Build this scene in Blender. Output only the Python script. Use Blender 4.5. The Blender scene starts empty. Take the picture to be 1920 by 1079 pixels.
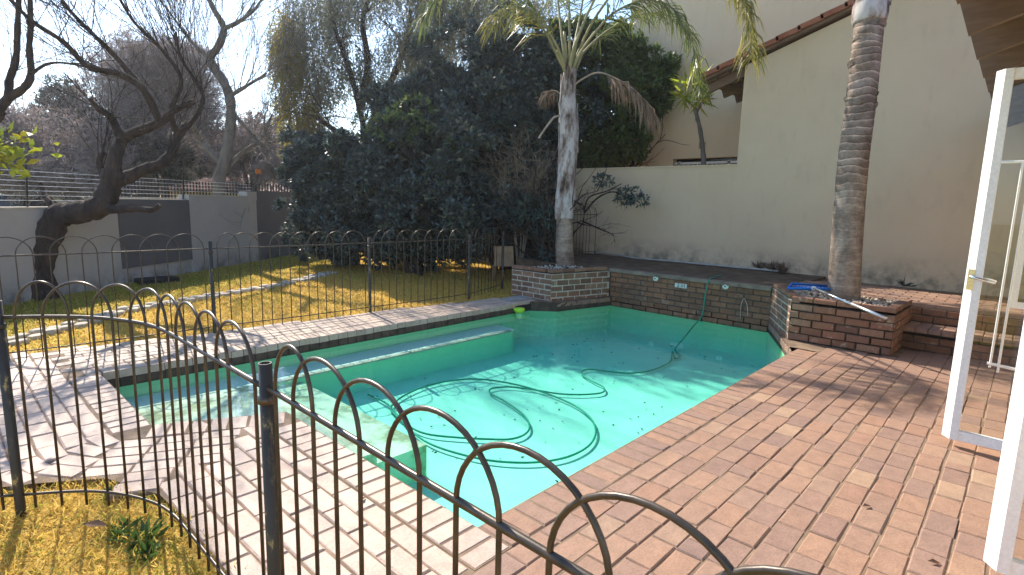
import bpy, math, random
import numpy as np
from mathutils import Vector, Matrix
R = math.radians
random.seed(7); rng = np.random.default_rng(7)
sc = bpy.context.scene
COL = sc.collection
# ------------------------------------------------------------------ camera
CAM_Z = 1.5
FPX, PITCH, ROLL, YAW = 1032.67, .15231, .026306, .749399     # fitted to the photograph (1920 x 1079)
cyw, syw, cpt, spt = math.cos(YAW), math.sin(YAW), math.cos(PITCH), math.sin(PITCH)
FWD = np.array([cyw*cpt, syw*cpt, -spt]); RT0 = np.array([syw, -cyw, 0.]); UP0 = np.cross(RT0, FWD)
RT = math.cos(ROLL)*RT0 + math.sin(ROLL)*UP0; UP = -math.sin(ROLL)*RT0 + math.cos(ROLL)*UP0
CAM = np.array([0, 0, CAM_Z])
cd = bpy.data.cameras.new('camera'); cam = bpy.data.objects.new('camera', cd); COL.objects.link(cam)
cd.sensor_width = 36; cd.lens = 36*FPX/1920; cd.clip_start = .02; cd.clip_end = 2000
cam.matrix_world = Matrix(((RT[0], UP[0], -FWD[0], 0), (RT[1], UP[1], -FWD[1], 0), (RT[2], UP[2], -FWD[2], CAM_Z), (0, 0, 0, 1)))
sc.camera = cam
# ------------------------------------------------------------------ light
SUN_AZ, SUN_EL = R(78), R(38)            # direction towards the sun, azimuth from +X
w = bpy.data.worlds.new('World'); sc.world = w; w.use_nodes = True
nt = w.node_tree; sky = nt.nodes.new('ShaderNodeTexSky'); sky.sky_type = 'NISHITA'; sky.sun_disc = False
sky.sun_elevation = SUN_EL; sky.sun_rotation = R(90) - SUN_AZ
sky.air_density = 1.0; sky.dust_density = .35; sky.ozone_density = 2.2
bg = nt.nodes['Background']; bg.inputs[1].default_value = .118; nt.links.new(sky.outputs[0], bg.inputs[0])
sl = bpy.data.lights.new('sun', 'SUN'); sl.energy = 3.6; sl.angle = R(.5); sl.color = (1, .90, .76)
so = bpy.data.objects.new('sun', sl); COL.objects.link(so)
sdir = Vector((math.cos(SUN_AZ)*math.cos(SUN_EL), math.sin(SUN_AZ)*math.cos(SUN_EL), math.sin(SUN_EL)))
so.rotation_euler = sdir.to_track_quat('Z', 'Y').to_euler(); so.location = (0, 20, 20)
vs = sc.view_settings; vs.view_transform = 'Standard'; vs.look = 'None'; vs.gamma = 1; vs.use_curve_mapping = False
vs.exposure = 1.42
sc.render.engine = 'CYCLES'
sc.cycles.transparent_max_bounces = 24
# ------------------------------------------------------------------ pixel -> place
def ray(x, y): return FWD + RT*(x-960)/FPX - UP*(y-539.5)/FPX
def G(x, y, z=0.):
    r = ray(x, y); return CAM + r*((z-CAM_Z)/r[2])
def onX(x, y, X):
    r = ray(x, y); return CAM + r*(X/r[0])
def onY(x, y, Y):
    r = ray(x, y); return CAM + r*(Y/r[1])
def P(x, y, d): return CAM + ray(x, y)*d
def depth(p): return float((np.asarray(p, float)-CAM) @ FWD)
# ------------------------------------------------------------------ helpers
def tag(o, label=None, cat=None, group=None, kind=None):
    if label: o['label'] = label
    if cat: o['category'] = cat
    if group: o['group'] = group
    if kind: o['kind'] = kind
    return o
def empty(name, loc, label=None, cat=None, group=None, kind=None):
    o = bpy.data.objects.new(name, None); COL.objects.link(o); o.location = loc; o.empty_display_size = .1
    return tag(o, label, cat, group, kind)
def link(name, me, m, parent=None):
    o = bpy.data.objects.new(name, me); COL.objects.link(o)
    if m and not me.materials: me.materials.append(m)
    if parent:
        o.parent = parent; o.location = -Vector(parent_world(parent))
    return o
def parent_world(p):
    v = Vector(p.location)
    while p.parent: p = p.parent; v = v + Vector(p.location)
    return v
class MB:
    def __init__(s): s.v = []; s.f = []
    def add(s, vs, fs):
        n = len(s.v); s.v += [tuple(map(float, a)) for a in vs]; s.f += [tuple(i+n for i in f) for f in fs]; return s
    def box(s, c, size, rz=0., ry=0., rx=0.):
        M = Matrix.Translation(Vector(c)) @ Matrix.Rotation(rz, 4, 'Z') @ Matrix.Rotation(ry, 4, 'Y') @ Matrix.Rotation(rx, 4, 'X')
        a, b, h = size[0]/2, size[1]/2, size[2]/2
        vs = [M @ Vector(q) for q in ((-a,-b,-h),(a,-b,-h),(a,b,-h),(-a,b,-h),(-a,-b,h),(a,-b,h),(a,b,h),(-a,b,h))]
        return s.add(vs, [(0,3,2,1),(4,5,6,7),(0,1,5,4),(1,2,6,5),(2,3,7,6),(3,0,4,7)])
    def prism(s, poly, z0, z1, bottom=True, top=True):
        n = len(poly); vs = [(x, y, z0) for x, y in poly] + [(x, y, z1) for x, y in poly]
        fs = [(i, (i+1) % n, n+(i+1) % n, n+i) for i in range(n)]
        if top: fs.append(tuple(range(n, 2*n)))
        if bottom: fs.append(tuple(range(n-1, -1, -1)))
        return s.add(vs, fs)
    def tube(s, pts, rad, n=8, cap=True):
        pts = [np.asarray(p, float) for p in pts]; k = len(pts)
        if not hasattr(rad, '__len__'): rad = [rad]*k
        t = [None]*k
        for i in range(k):
            d = pts[min(i+1, k-1)] - pts[max(i-1, 0)]; t[i] = d/(np.linalg.norm(d)+1e-9)
        a = np.array([0, 0, 1.]) if abs(t[0][2]) < .9 else np.array([1., 0, 0])
        u = np.cross(t[0], a); u /= np.linalg.norm(u); vs = []
        for i in range(k):
            u = u - t[i]*(u @ t[i]); u /= np.linalg.norm(u)+1e-9; v = np.cross(t[i], u)
            for j in range(n):
                q = 2*math.pi*j/n; vs.append(pts[i] + rad[i]*(math.cos(q)*u + math.sin(q)*v))
        fs = [(i*n+j, i*n+(j+1) % n, (i+1)*n+(j+1) % n, (i+1)*n+j) for i in range(k-1) for j in range(n)]
        if cap: fs += [tuple(range(n-1, -1, -1)), tuple((k-1)*n+j for j in range(n))]
        return s.add(vs, fs)
    def lathe(s, prof, c=(0, 0, 0), n=20):
        vs = []; k = len(prof)
        for r_, z in prof:
            for j in range(n):
                q = 2*math.pi*j/n; vs.append((c[0]+r_*math.cos(q), c[1]+r_*math.sin(q), c[2]+z))
        fs = [(i*n+j, i*n+(j+1) % n, (i+1)*n+(j+1) % n, (i+1)*n+j) for i in range(k-1) for j in range(n)]
        return s.add(vs, fs)
    def mesh(s, smooth=False):
        me = bpy.data.meshes.new('mesh'); me.from_pydata(s.v, [], s.f)
        if smooth: me.polygons.foreach_set('use_smooth', [True]*len(me.polygons))
        me.update(); return me
    def build(s, name, m, parent=None, smooth=False): return link(name, s.mesh(smooth), m, parent)
def quads_mesh(v):            # v: (N,4,3) array of quads
    N = len(v); me = bpy.data.meshes.new('mesh'); me.vertices.add(N*4); me.vertices.foreach_set('co', np.ascontiguousarray(v, np.float32).ravel())
    me.loops.add(N*4); me.loops.foreach_set('vertex_index', np.arange(N*4, dtype=np.int32))
    me.polygons.add(N); me.polygons.foreach_set('loop_start', np.arange(0, N*4, 4, dtype=np.int32)); me.polygons.foreach_set('loop_total', np.full(N, 4, np.int32))
    me.update(calc_edges=True); return me
def nrm(a): return a/(np.linalg.norm(a, axis=-1, keepdims=True)+1e-9)
def leaf_quads(p, d, L, W, bend=.12):
    n = len(p); s = nrm(np.cross(d, rng.normal(size=(n, 3)))); up = np.cross(s, d)
    L = np.broadcast_to(np.asarray(L, float), (n,))[:, None]; W = np.broadcast_to(np.asarray(W, float), (n,))[:, None]
    m = p + d*L*.5 + up*L*bend
    return np.stack([p, m+s*W/2, p+d*L, m-s*W/2], 1)
# ------------------------------------------------------------------ materials
MATS = {}
class NB:
    def __init__(s, name):
        s.m = bpy.data.materials.new(name); s.m.use_nodes = True; s.t = s.m.node_tree; s.p = s.t.nodes['Principled BSDF']; MATS[name] = s.m
        s.co = s.t.nodes.new('ShaderNodeNewGeometry')
    def n(s, k, **kw):
        x = s.t.nodes.new(k)
        for a, b in kw.items(): setattr(x, a, b)
        return x
    def l(s, a, b): s.t.links.new(a, b)
    def noise(s, scale, detail=4, rough=.55, src=None, stretch=None):
        x = s.n('ShaderNodeTexNoise'); x.inputs['Scale'].default_value = scale; x.inputs['Detail'].default_value = detail; x.inputs['Roughness'].default_value = rough
        c = src or s.co.outputs['Position']
        if stretch:
            mp = s.n('ShaderNodeMapping'); mp.inputs['Scale'].default_value = stretch; s.l(c, mp.inputs[0]); c = mp.outputs[0]
        s.l(c, x.inputs['Vector']); return x.outputs['Fac']
    def ramp(s, fac, stops):
        x = s.n('ShaderNodeValToRGB'); e = x.color_ramp.elements
        while len(e) < len(stops): e.new(.5)
        for q, (pos, c) in zip(e, stops): q.position = pos; q.color = (*c, 1) if len(c) == 3 else c
        s.l(fac, x.inputs[0]); return x.outputs[0]
    def mix(s, f, a, b, mode='MIX'):
        x = s.n('ShaderNodeMix', data_type='RGBA', blend_type=mode)
        for sock, val in ((x.inputs[0], f), (x.inputs[6], a), (x.inputs[7], b)):
            if isinstance(val, (int, float)): sock.default_value = val
            elif isinstance(val, tuple): sock.default_value = (*val, 1)
            else: s.l(val, sock)
        return x.outputs[2]
    def bump(s, h, st=.4, dist=.01, prev=None):
        x = s.n('ShaderNodeBump'); x.inputs['Strength'].default_value = st; x.inputs['Distance'].default_value = dist; s.l(h, x.inputs['Height'])
        if prev is not None: s.l(prev, x.inputs['Normal'])
        return x.outputs[0]
    def out(s, col=None, rough=.8, bump=None, spec=.3, metal=0.):
        if col is not None:
            if isinstance(col, tuple): s.p.inputs['Base Color'].default_value = (*col, 1)
            else: s.l(col, s.p.inputs['Base Color'])
        if isinstance(rough, (int, float)): s.p.inputs['Roughness'].default_value = rough
        else: s.l(rough, s.p.inputs['Roughness'])
        s.p.inputs['Specular IOR Level'].default_value = spec; s.p.inputs['Metallic'].default_value = metal
        if bump is not None: s.l(bump, s.p.inputs['Normal'])
        return s.m
def brick_mat(name, cols, stain, stain_amt=.5, rough=.85, spec=.25, fine=90, light=None):
    b = NB(name); oi = b.n('ShaderNodeObjectInfo'); c = b.ramp(oi.outputs['Random'], [(i/(len(cols)-1), q) for i, q in enumerate(cols)])
    big = b.noise(1.7, 5, .6); c = b.mix(b.ramp(big, [(.42, (0, 0, 0)), (.7, (stain_amt,)*3)]), c, stain)
    fn = b.noise(fine, 6, .7); c = b.mix(.75, c, b.ramp(fn, [(.25, (.62, .6, .58)), (.6, (1.08, 1.06, 1.04))]), 'MULTIPLY')
    md = b.noise(14, 4, .6); c = b.mix(.6, c, b.ramp(md, [(.3, (.72, .7, .7)), (.7, (1.1, 1.08, 1.06))]), 'MULTIPLY')
    if light: c = b.mix(b.ramp(b.noise(7, 6, .7), [(.58, (0, 0, 0)), (.72, (.8, .8, .8))]), c, light)
    return b.out(c, rough, b.bump(fn, .5, .004, b.bump(md, .4, .008)), spec)
brick_mat('paver_orange', [(.34,.205,.14), (.36,.225,.155), (.30,.19,.14), (.35,.215,.15), (.255,.17,.14), (.33,.195,.135), (.37,.235,.16), (.28,.18,.145), (.41,.28,.185)], (.24,.165,.13), .35, .72, .35)
brick_mat('paver_glare_pale', [(.53,.39,.31), (.57,.43,.345), (.49,.36,.295), (.59,.455,.37), (.53,.37,.29)], (.38,.30,.28), .3, .6, .4)  # paler base colour stands in for low-sun glare on these pavers
brick_mat('paver_strip', [(.50,.39,.30), (.55,.43,.34), (.45,.345,.275)], (.33,.28,.26), .3, .65, .4)
brick_mat('wall_brick', [(.28,.135,.075), (.33,.165,.095), (.23,.115,.07), (.30,.16,.10)], (.10,.075,.06), .7, .9, .2, light=(.34,.27,.20))
brick_mat('planter_brick', [(.25,.135,.085), (.30,.155,.10), (.17,.095,.07), (.33,.20,.135), (.21,.115,.085)], (.15,.11,.085), .5, .9, .2, light=(.50,.44,.36))
brick_mat('planter_brick_lit', [(.27,.145,.09), (.31,.17,.11), (.22,.12,.08), (.33,.20,.13)], (.17,.12,.09), .5, .9, .2, light=(.52,.42,.32))  # lighter, warmer copy of the planter brick: sunlight put into its colour
def plain(name, c1, c2, scale=8, rough=.85, bump=.25, dist=.004, spec=.25, fine=60, metal=0., stretch=None, lo=.35, hi=.68):
    b = NB(name); a = b.noise(scale, 6, .6, stretch=stretch); f = b.noise(fine, 4, .6, stretch=stretch)
    c = b.mix(.35, b.ramp(a, [(lo, c1), (hi, c2)]), b.ramp(f, [(.3, (.7, .7, .7)), (.7, (1.15, 1.15, 1.15))]), 'MULTIPLY')
    return b.out(c, rough, b.bump(f, bump, dist, b.bump(a, bump, dist*2)), spec, metal)
plain('sand_joint', (.15,.10,.065), (.29,.205,.14), 6)
plain('mortar_dark', (.055,.045,.038), (.11,.09,.07), 9)
plain('mortar_pale', (.42,.37,.30), (.60,.54,.45), 14, bump=.6, dist=.01)
plain('terrace_soil', (.08,.055,.036), (.17,.12,.08), 5, bump=.5, dist=.02)
plain('concrete_cap', (.16,.13,.10), (.30,.24,.18), 5, bump=.4)
plain('planter_soil', (.035,.028,.02), (.09,.07,.05), 12, bump=.8, dist=.02)
plain('white_paint', (.76,.76,.75), (.84,.84,.83), 3, .4, .05, spec=.45)
plain('white_plastic', (.70,.71,.70), (.80,.81,.80), 9, .4, .05, spec=.4)
plain('timber', (.15,.098,.07), (.21,.142,.10), 5, .75, .15, stretch=(6, 1, 6))
plain('timber_board', (.15,.105,.075), (.22,.16,.12), 4, .8, .15, stretch=(1, 6, 6))
plain('roof_tile', (.26,.095,.055), (.36,.15,.09), 6, .8, .4)
plain('far_roof', (.34,.22,.19), (.45,.31,.27), 3, .85)
plain('dark_iron', (.012,.012,.014), (.035,.033,.032), 20, .6, .2)
plain('cardboard', (.25,.16,.09), (.36,.24,.14), 8)
plain('stone_pale', (.42,.37,.30), (.62,.56,.46), 9, .85, .6, .01)
plain('pebble', (.34,.27,.20), (.62,.53,.42), 20, .8)
plain('slab_grey', (.26,.25,.24), (.36,.35,.34), 6)
plain('aluminium', (.62,.63,.64), (.74,.75,.76), 12, .35, .1, spec=.5, metal=.85)
plain('chrome', (.6,.6,.6), (.75,.75,.75), 12, .2, .1, spec=.5, metal=1.)
plain('blue_plastic', (.0,.13,.50), (.01,.20,.62), 20, .45, .1, spec=.5)
plain('lime_plastic', (.34,.70,.02), (.46,.85,.05), 20, .4, .05, spec=.5)
plain('pale_plastic', (.55,.75,.62), (.62,.8,.68), 20, .4, .05, spec=.5)
plain('hose_green', (.02,.24,.17), (.03,.30,.22), 20, .5, .1)
plain('hose_black', (.015,.015,.015), (.04,.04,.035), 20, .6, .1)
plain('pvc_grey', (.36,.35,.33), (.5,.49,.46), 8, .6, .1)
plain('window_dark', (.01,.011,.013), (.02,.022,.025), 3, .12, .02, spec=.5)
plain('dry_leaf', (.09,.045,.028), (.15,.08,.05), 30, .8)
plain('tyre', (.012,.012,.012), (.025,.025,.025), 20, .8)
plain('tile_plaque', (.55,.58,.54), (.70,.72,.68), 30, .4, .1)
plain('tile_ink', (.04,.09,.05), (.08,.14,.08), 30, .5, .1)
plain('rust_orange', (.5,.12,.03), (.6,.18,.04), 10)
def plaster(name, c1, c2, dirt, base_z, dirt_h):
    b = NB(name); a = b.noise(1.1, 6, .6); f = b.noise(140, 3, .6); g = b.noise(6, 6, .65, stretch=(1, 1, .35))
    c = b.ramp(a, [(.3, c1), (.7, c2)]); c = b.mix(b.ramp(g, [(.55, (0, 0, 0)), (.8, (.35,)*3)]), c, dirt)
    sx = b.n('ShaderNodeSeparateXYZ'); b.l(b.co.outputs['Position'], sx.inputs[0])
    mr = b.n('ShaderNodeMapRange'); mr.inputs[1].default_value = base_z; mr.inputs[2].default_value = base_z+dirt_h; mr.inputs[3].default_value = 1; mr.inputs[4].default_value = 0; b.l(sx.outputs[2], mr.inputs[0])
    mu = b.n('ShaderNodeMath', operation='MULTIPLY'); b.l(mr.outputs[0], mu.inputs[0]); b.l(b.ramp(b.noise(3.2, 7, .7), [(.42, (0, 0, 0)), (.62, (.9,)*3)]), mu.inputs[1])
    c = b.mix(mu.outputs[0], c, tuple(x*.45 for x in dirt))
    return b.out(c, .92, b.bump(f, .35, .004, b.bump(a, .2, .02)), .15)
plaster('plaster_beige', (.60,.475,.325), (.66,.53,.37), (.38,.32,.245), .47, .42)
plaster('plaster_cream', (.66,.53,.37), (.72,.585,.41), (.5,.43,.33), 1.5, .3)
plaster('wall_grey_light', (.38,.345,.325), (.44,.40,.375), (.3,.27,.25), 0, .3)
plaster('wall_grey_dark', (.095,.092,.098), (.125,.12,.125), (.08,.075,.075), 0, .2)
# steel of the fence: worn bronze-brown paint
b = NB('fence_steel'); a = b.noise(14, 6, .65); c = b.ramp(a, [(.35, (.045,.034,.027)), (.62, (.09,.066,.048)), (.75, (.17,.11,.06))])
b.out(c, b.ramp(b.noise(25, 4), [(.3, (.28,)*3), (.7, (.5,)*3)]), b.bump(b.noise(120, 3), .2, .001), .5, .35)
b = NB('fence_post'); a = b.noise(16, 6, .7, stretch=(1, 1, .4)); c = b.ramp(a, [(.54, (.05,.042,.034)), (.60, (.10,.08,.05)), (.64, (.40,.29,.10))])
b.out(c, .5, b.bump(a, .3, .002), .45, .3)
# pool plaster
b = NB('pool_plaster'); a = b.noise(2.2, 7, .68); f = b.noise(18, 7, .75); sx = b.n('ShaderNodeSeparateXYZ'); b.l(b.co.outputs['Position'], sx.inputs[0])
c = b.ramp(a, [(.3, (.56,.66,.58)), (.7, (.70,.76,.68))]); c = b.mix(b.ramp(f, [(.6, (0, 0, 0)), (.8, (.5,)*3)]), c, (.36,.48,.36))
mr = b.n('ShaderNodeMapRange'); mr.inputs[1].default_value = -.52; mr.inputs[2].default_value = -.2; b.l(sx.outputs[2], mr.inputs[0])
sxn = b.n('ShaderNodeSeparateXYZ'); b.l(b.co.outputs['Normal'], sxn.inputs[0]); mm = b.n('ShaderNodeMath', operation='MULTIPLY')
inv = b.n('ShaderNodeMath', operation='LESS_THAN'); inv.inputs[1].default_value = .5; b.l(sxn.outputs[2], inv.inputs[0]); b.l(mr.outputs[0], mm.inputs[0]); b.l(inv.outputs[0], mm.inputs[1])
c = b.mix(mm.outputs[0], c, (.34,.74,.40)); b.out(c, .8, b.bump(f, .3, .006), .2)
b = NB('pool_step'); a = b.noise(2.6, 7, .7); f = b.noise(16, 7, .75)
c = b.mix(b.ramp(a, [(.47, (0, 0, 0)), (.6, (.85,)*3)]), (.62,.70,.54), b.ramp(f, [(.35, (.16,.18,.08)), (.7, (.34,.36,.2))])); b.out(c, .85, b.bump(f, .4, .006), .2)
plain('pool_edge_brick', (.055,.04,.03), (.13,.085,.06), 8, .85, .5)
# water: clear with absorption, mirror by angle (Schlick, same from both sides)
def schlick(t, f0, nrm_sock=None):
    lw = t.nodes.new('ShaderNodeLayerWeight'); lw.inputs[0].default_value = .5
    if nrm_sock is not None: t.links.new(nrm_sock, lw.inputs['Normal'])
    pw_ = t.nodes.new('ShaderNodeMath'); pw_.operation = 'POWER'; pw_.inputs[1].default_value = 5; t.links.new(lw.outputs['Facing'], pw_.inputs[0])
    ma = t.nodes.new('ShaderNodeMath'); ma.operation = 'MULTIPLY_ADD'; ma.inputs[1].default_value = 1-f0; ma.inputs[2].default_value = f0; t.links.new(pw_.outputs[0], ma.inputs[0]); return ma.outputs[0]
def clear_mat(name, f0, tint, rough, bump=0.):
    m = bpy.data.materials.new(name); m.use_nodes = True; MATS[name] = m; t = m.node_tree; t.nodes.remove(t.nodes['Principled BSDF']); o = t.nodes['Material Output']
    tr = t.nodes.new('ShaderNodeBsdfTransparent'); tr.inputs[0].default_value = (*tint, 1); gl = t.nodes.new('ShaderNodeBsdfGlossy'); gl.inputs['Roughness'].default_value = rough; mx = t.nodes.new('ShaderNodeMixShader'); ns = None
    if bump:
        nz = t.nodes.new('ShaderNodeTexNoise'); nz.inputs['Scale'].default_value = 5; nz.inputs['Detail'].default_value = 2; bp = t.nodes.new('ShaderNodeBump'); bp.inputs['Strength'].default_value = bump; bp.inputs['Distance'].default_value = .02
        ge = t.nodes.new('ShaderNodeNewGeometry'); t.links.new(ge.outputs['Position'], nz.inputs['Vector']); t.links.new(nz.outputs['Fac'], bp.inputs['Height']); ns = bp.outputs[0]; t.links.new(ns, gl.inputs['Normal'])
    t.links.new(schlick(t, f0, ns), mx.inputs[0]); t.links.new(tr.outputs[0], mx.inputs[1]); t.links.new(gl.outputs[0], mx.inputs[2]); t.links.new(mx.outputs[0], o.inputs['Surface']); return t, o
t, o = clear_mat('water', .02, (1, 1, 1), .015, .12)
va = t.nodes.new('ShaderNodeVolumeAbsorption'); va.inputs['Color'].default_value = (.12,.95,.87,1); va.inputs['Density'].default_value = .82; t.links.new(va.outputs[0], o.inputs['Volume'])
clear_mat('glass', .04, (.95,.965,.96), .01)
# foliage
def leaf_mat(name, cols, trans=.3, rough=.5, spec=.35):
    m = bpy.data.materials.new(name); m.use_nodes = True; MATS[name] = m; t = m.node_tree; p = t.nodes['Principled BSDF']; o = t.nodes['Material Output']
    g = t.nodes.new('ShaderNodeNewGeometry'); rp = t.nodes.new('ShaderNodeValToRGB'); e = rp.color_ramp.elements
    while len(e) < len(cols): e.new(.5)
    for i, (q, c) in enumerate(zip(e, cols)): q.position = i/(len(cols)-1); q.color = (*c, 1)
    t.links.new(g.outputs['Random Per Island'], rp.inputs[0]); t.links.new(rp.outputs[0], p.inputs['Base Color']); p.inputs['Roughness'].default_value = rough; p.inputs['Specular IOR Level'].default_value = spec
    tl = t.nodes.new('ShaderNodeBsdfTranslucent'); t.links.new(rp.outputs[0], tl.inputs[0]); mx = t.nodes.new('ShaderNodeMixShader'); mx.inputs[0].default_value = trans
    t.links.new(p.outputs[0], mx.inputs[1]); t.links.new(tl.outputs[0], mx.inputs[2]); t.links.new(mx.outputs[0], o.inputs[0]); return m
leaf_mat('leaf_evergreen', [(.05,.075,.08), (.072,.102,.10), (.058,.088,.095), (.09,.122,.105), (.13,.155,.105)], .28, .36, .6)
leaf_mat('leaf_evergreen_light', [(.09,.14,.045), (.13,.19,.06), (.075,.12,.05), (.17,.21,.07)], .45, .42, .45)
leaf_mat('leaf_pepper', [(.19,.215,.19), (.23,.25,.22), (.19,.215,.16), (.26,.27,.18)], .6, .55)
leaf_mat('leaf_pepper_gold', [(.26,.27,.06), (.35,.32,.06), (.44,.27,.05), (.20,.25,.07)], .6, .55)
leaf_mat('leaf_blue', [(.05,.085,.075), (.07,.11,.095), (.09,.13,.11)], .25, .45)
leaf_mat('leaf_weed', [(.07,.13,.03), (.10,.17,.04), (.06,.11,.035)], .35, .5)
leaf_mat('leaf_yellow', [(.25,.30,.03), (.38,.38,.03), (.30,.36,.05), (.45,.34,.03)], .5, .45)
leaf_mat('leaf_mauve', [(.27,.225,.225), (.33,.275,.27), (.23,.195,.195), (.28,.24,.22)], .4, .8, .1)
leaf_mat('leaf_far', [(.05,.065,.045), (.07,.085,.055), (.09,.085,.065), (.045,.055,.05)], .3, .7, .2)
leaf_mat('leaf_palm', [(.13,.17,.05), (.18,.21,.06), (.10,.14,.05), (.24,.24,.07)], .4, .4, .45)
leaf_mat('leaf_palm_gold', [(.30,.27,.07), (.22,.23,.07), (.38,.31,.08)], .45, .45)
leaf_mat('leaf_dead', [(.21,.15,.105), (.27,.20,.145), (.16,.115,.085)], .25, .8, .1)
leaf_mat('leaf_yucca', [(.30,.38,.04), (.42,.46,.05), (.22,.30,.04), (.55,.50,.06)], .5, .4, .45)
leaf_mat('grass_dry', [(.72,.50,.12), (.78,.56,.14), (.64,.43,.10), (.80,.62,.21), (.54,.36,.10)], .5, .8, .1)
leaf_mat('grass_green', [(.32,.36,.06), (.42,.42,.07), (.25,.30,.05), (.55,.48,.11)], .5, .7, .15)
plain('bark_dark', (.028,.02,.017), (.085,.058,.045), 7, .92, 1., .035, stretch=(1, 1, .3), fine=30)
plain('bark_grey', (.10,.085,.075), (.19,.165,.145), 8, .9, .7, .015, stretch=(1, 1, .4))
plain('twig_mauve', (.15,.12,.115), (.22,.18,.17), 8, .9, .2)
b = NB('palm_bark'); a = b.noise(3.0, 7, .7, stretch=(1, 1, 1.3)); f = b.noise(22, 6, .7, stretch=(1, 1, 2.5)); patch = b.noise(2.2, 5, .65, stretch=(1.5, 1.5, .6))
wv = b.n('ShaderNodeTexWave', wave_type='BANDS', bands_direction='Z', wave_profile='SAW'); wv.inputs['Scale'].default_value = 3.4; wv.inputs['Distortion'].default_value = 7; wv.inputs['Detail'].default_value = 4; wv.inputs['Detail Scale'].default_value = .7; b.l(b.co.outputs['Position'], wv.inputs['Vector'])
sx = b.n('ShaderNodeSeparateXYZ'); b.l(b.co.outputs['Position'], sx.inputs[0]); mr = b.n('ShaderNodeMapRange'); mr.inputs[1].default_value = 1.5; mr.inputs[2].default_value = 2.1; mr.inputs[3].default_value = .25; mr.inputs[4].default_value = .95; b.l(sx.outputs[2], mr.inputs[0])
c = b.ramp(a, [(.3, (.15,.115,.09)), (.48, (.28,.22,.175)), (.68, (.46,.385,.32))]); ring = b.ramp(wv.outputs['Fac'], [(0, (.22,.19,.18)), (.1, (.7,.66,.64)), (.75, (.95,.93,.92)), (.93, (1.7, 1.6, 1.55))])
c = b.mix(mr.outputs[0], c, b.mix(1., c, ring, 'MULTIPLY')); c = b.mix(b.ramp(patch, [(.45, (0,)*3), (.62, (.65,)*3)]), c, (.085,.07,.06)); c = b.mix(.6, c, b.ramp(f, [(.3, (.5,.48,.46)), (.65, (1.25, 1.22, 1.2))]), 'MULTIPLY')
b.out(c, .9, b.bump(wv.outputs['Fac'], .35, .015, b.bump(f, .7, .012)), .2)
b = NB('palm_sheath'); a = b.noise(3.6, 6, .65, stretch=(1.6, 1.6, .5)); c = b.ramp(a, [(.36, (.06,.04,.03)), (.45, (.25,.19,.16)), (.55, (.47,.43,.41)), (.72, (.60,.56,.52))]); b.out(c, .75, b.bump(a, .8, .02, b.bump(b.noise(40, 5, .7, stretch=(2, 2, .4)), .5, .006)), .12)
plain('palm_stalk', (.23,.22,.10), (.36,.32,.17), 5, .6, .2)
plain('dead_stalk', (.26,.20,.15), (.38,.31,.24), 5, .8, .3)
# lawn ground
b = NB('lawn_ground'); a = b.noise(.9, 6, .65); f = b.noise(30, 6, .75)
sx = b.n('ShaderNodeSeparateXYZ'); b.l(b.co.outputs['Position'], sx.inputs[0])
dist = b.n('ShaderNodeVectorMath', operation='DOT_PRODUCT'); dist.inputs[1].default_value = (-.598, .802, 0); b.l(b.co.outputs['Position'], dist.inputs[0])
mr = b.n('ShaderNodeMapRange'); mr.inputs[1].default_value = 5.0; mr.inputs[2].default_value = 6.6; b.l(dist.outputs['Value'], mr.inputs[0])
ad = b.n('ShaderNodeMath', operation='ADD'); b.l(mr.outputs[0], ad.inputs[0]); b.l(b.ramp(a, [(.35, (0,)*3), (.75, (.45,)*3)]), ad.inputs[1])
g = b.ramp(ad.outputs[0], [(.25, (.66,.45,.12)), (.9, (.37,.34,.06))]); c = b.mix(.9, g, b.ramp(f, [(.25, (.42,.40,.38)), (.65, (1.1, 1.08, 1.0))]), 'MULTIPLY')
c = b.mix(b.ramp(b.noise(2.3, 5, .7), [(.58, (0,)*3), (.72, (.6,)*3)]), c, (.20,.135,.08)); b.out(c, .95, b.bump(f, .8, .03), .1)
M = MATS
# ------------------------------------------------------------------ ground, paving beds
PX0, PX1, PY0, PY1 = .915, 7.78, 1.715, 5.55                       # box round the pool
g = MB(); B = 120; zg = -.035
for x0, x1, y0, y1 in ((-B, PX0, -B, B), (PX1, B, -B, B), (PX0, PX1, -B, PY0), (PX0, PX1, PY1, B)):
    g.add([(x0, y0, zg), (x1, y0, zg), (x1, y1, zg), (x0, y1, zg)], [(0, 1, 2, 3)])
tag(g.build('ground', M['lawn_ground']), kind='structure')
POOL = [(1.65, 1.715), (1.65, 3.685), (.915, 4.05), (.915, 5.535), (6.35, 5.535), (6.62, 5.2), (7.78, 4.95), (7.78, 2.45), (6.9, 2.0), (6.3, 1.715)]
bz = -.006
patio = tag(MB().add([(.6, -.6, bz), (7.9, -.6, bz), (7.9, 1.5, bz), (.6, 1.5, bz)], [(0, 1, 2, 3)]).build('patio_paving', M['sand_joint']), kind='structure')
NPOLY = [(.72, 1.5), (1.43, 1.5), (1.43, 3.56), (.705, 3.92), (.705, 6.62), (.57, 6.69), (-1.6, 6.9), (-1.6, 4.6), (-.3, 3.92), (.27, 3.62), (.55, 3.43), (.70, 3.05), (.74, 2.48)]
side = tag(MB().add([(x, y, bz) for x, y in NPOLY], [tuple(range(len(NPOLY)))]).build('poolside_paving', M['sand_joint']), kind='structure')
SPOLY = [(.705, 5.74), (6.6, 5.76), (6.6, 5.98), (5.44, 6.17), (4.58, 6.29), (3.59, 6.33), (2.57, 6.45), (1.75, 6.49), (1.16, 6.6), (.705, 6.66)]
strip = tag(MB().add([(x, y, bz+.001) for x, y in SPOLY], [tuple(range(len(SPOLY)))]).build('garden_side_paving', M['sand_joint']), kind='structure')
cop = MB()
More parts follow.
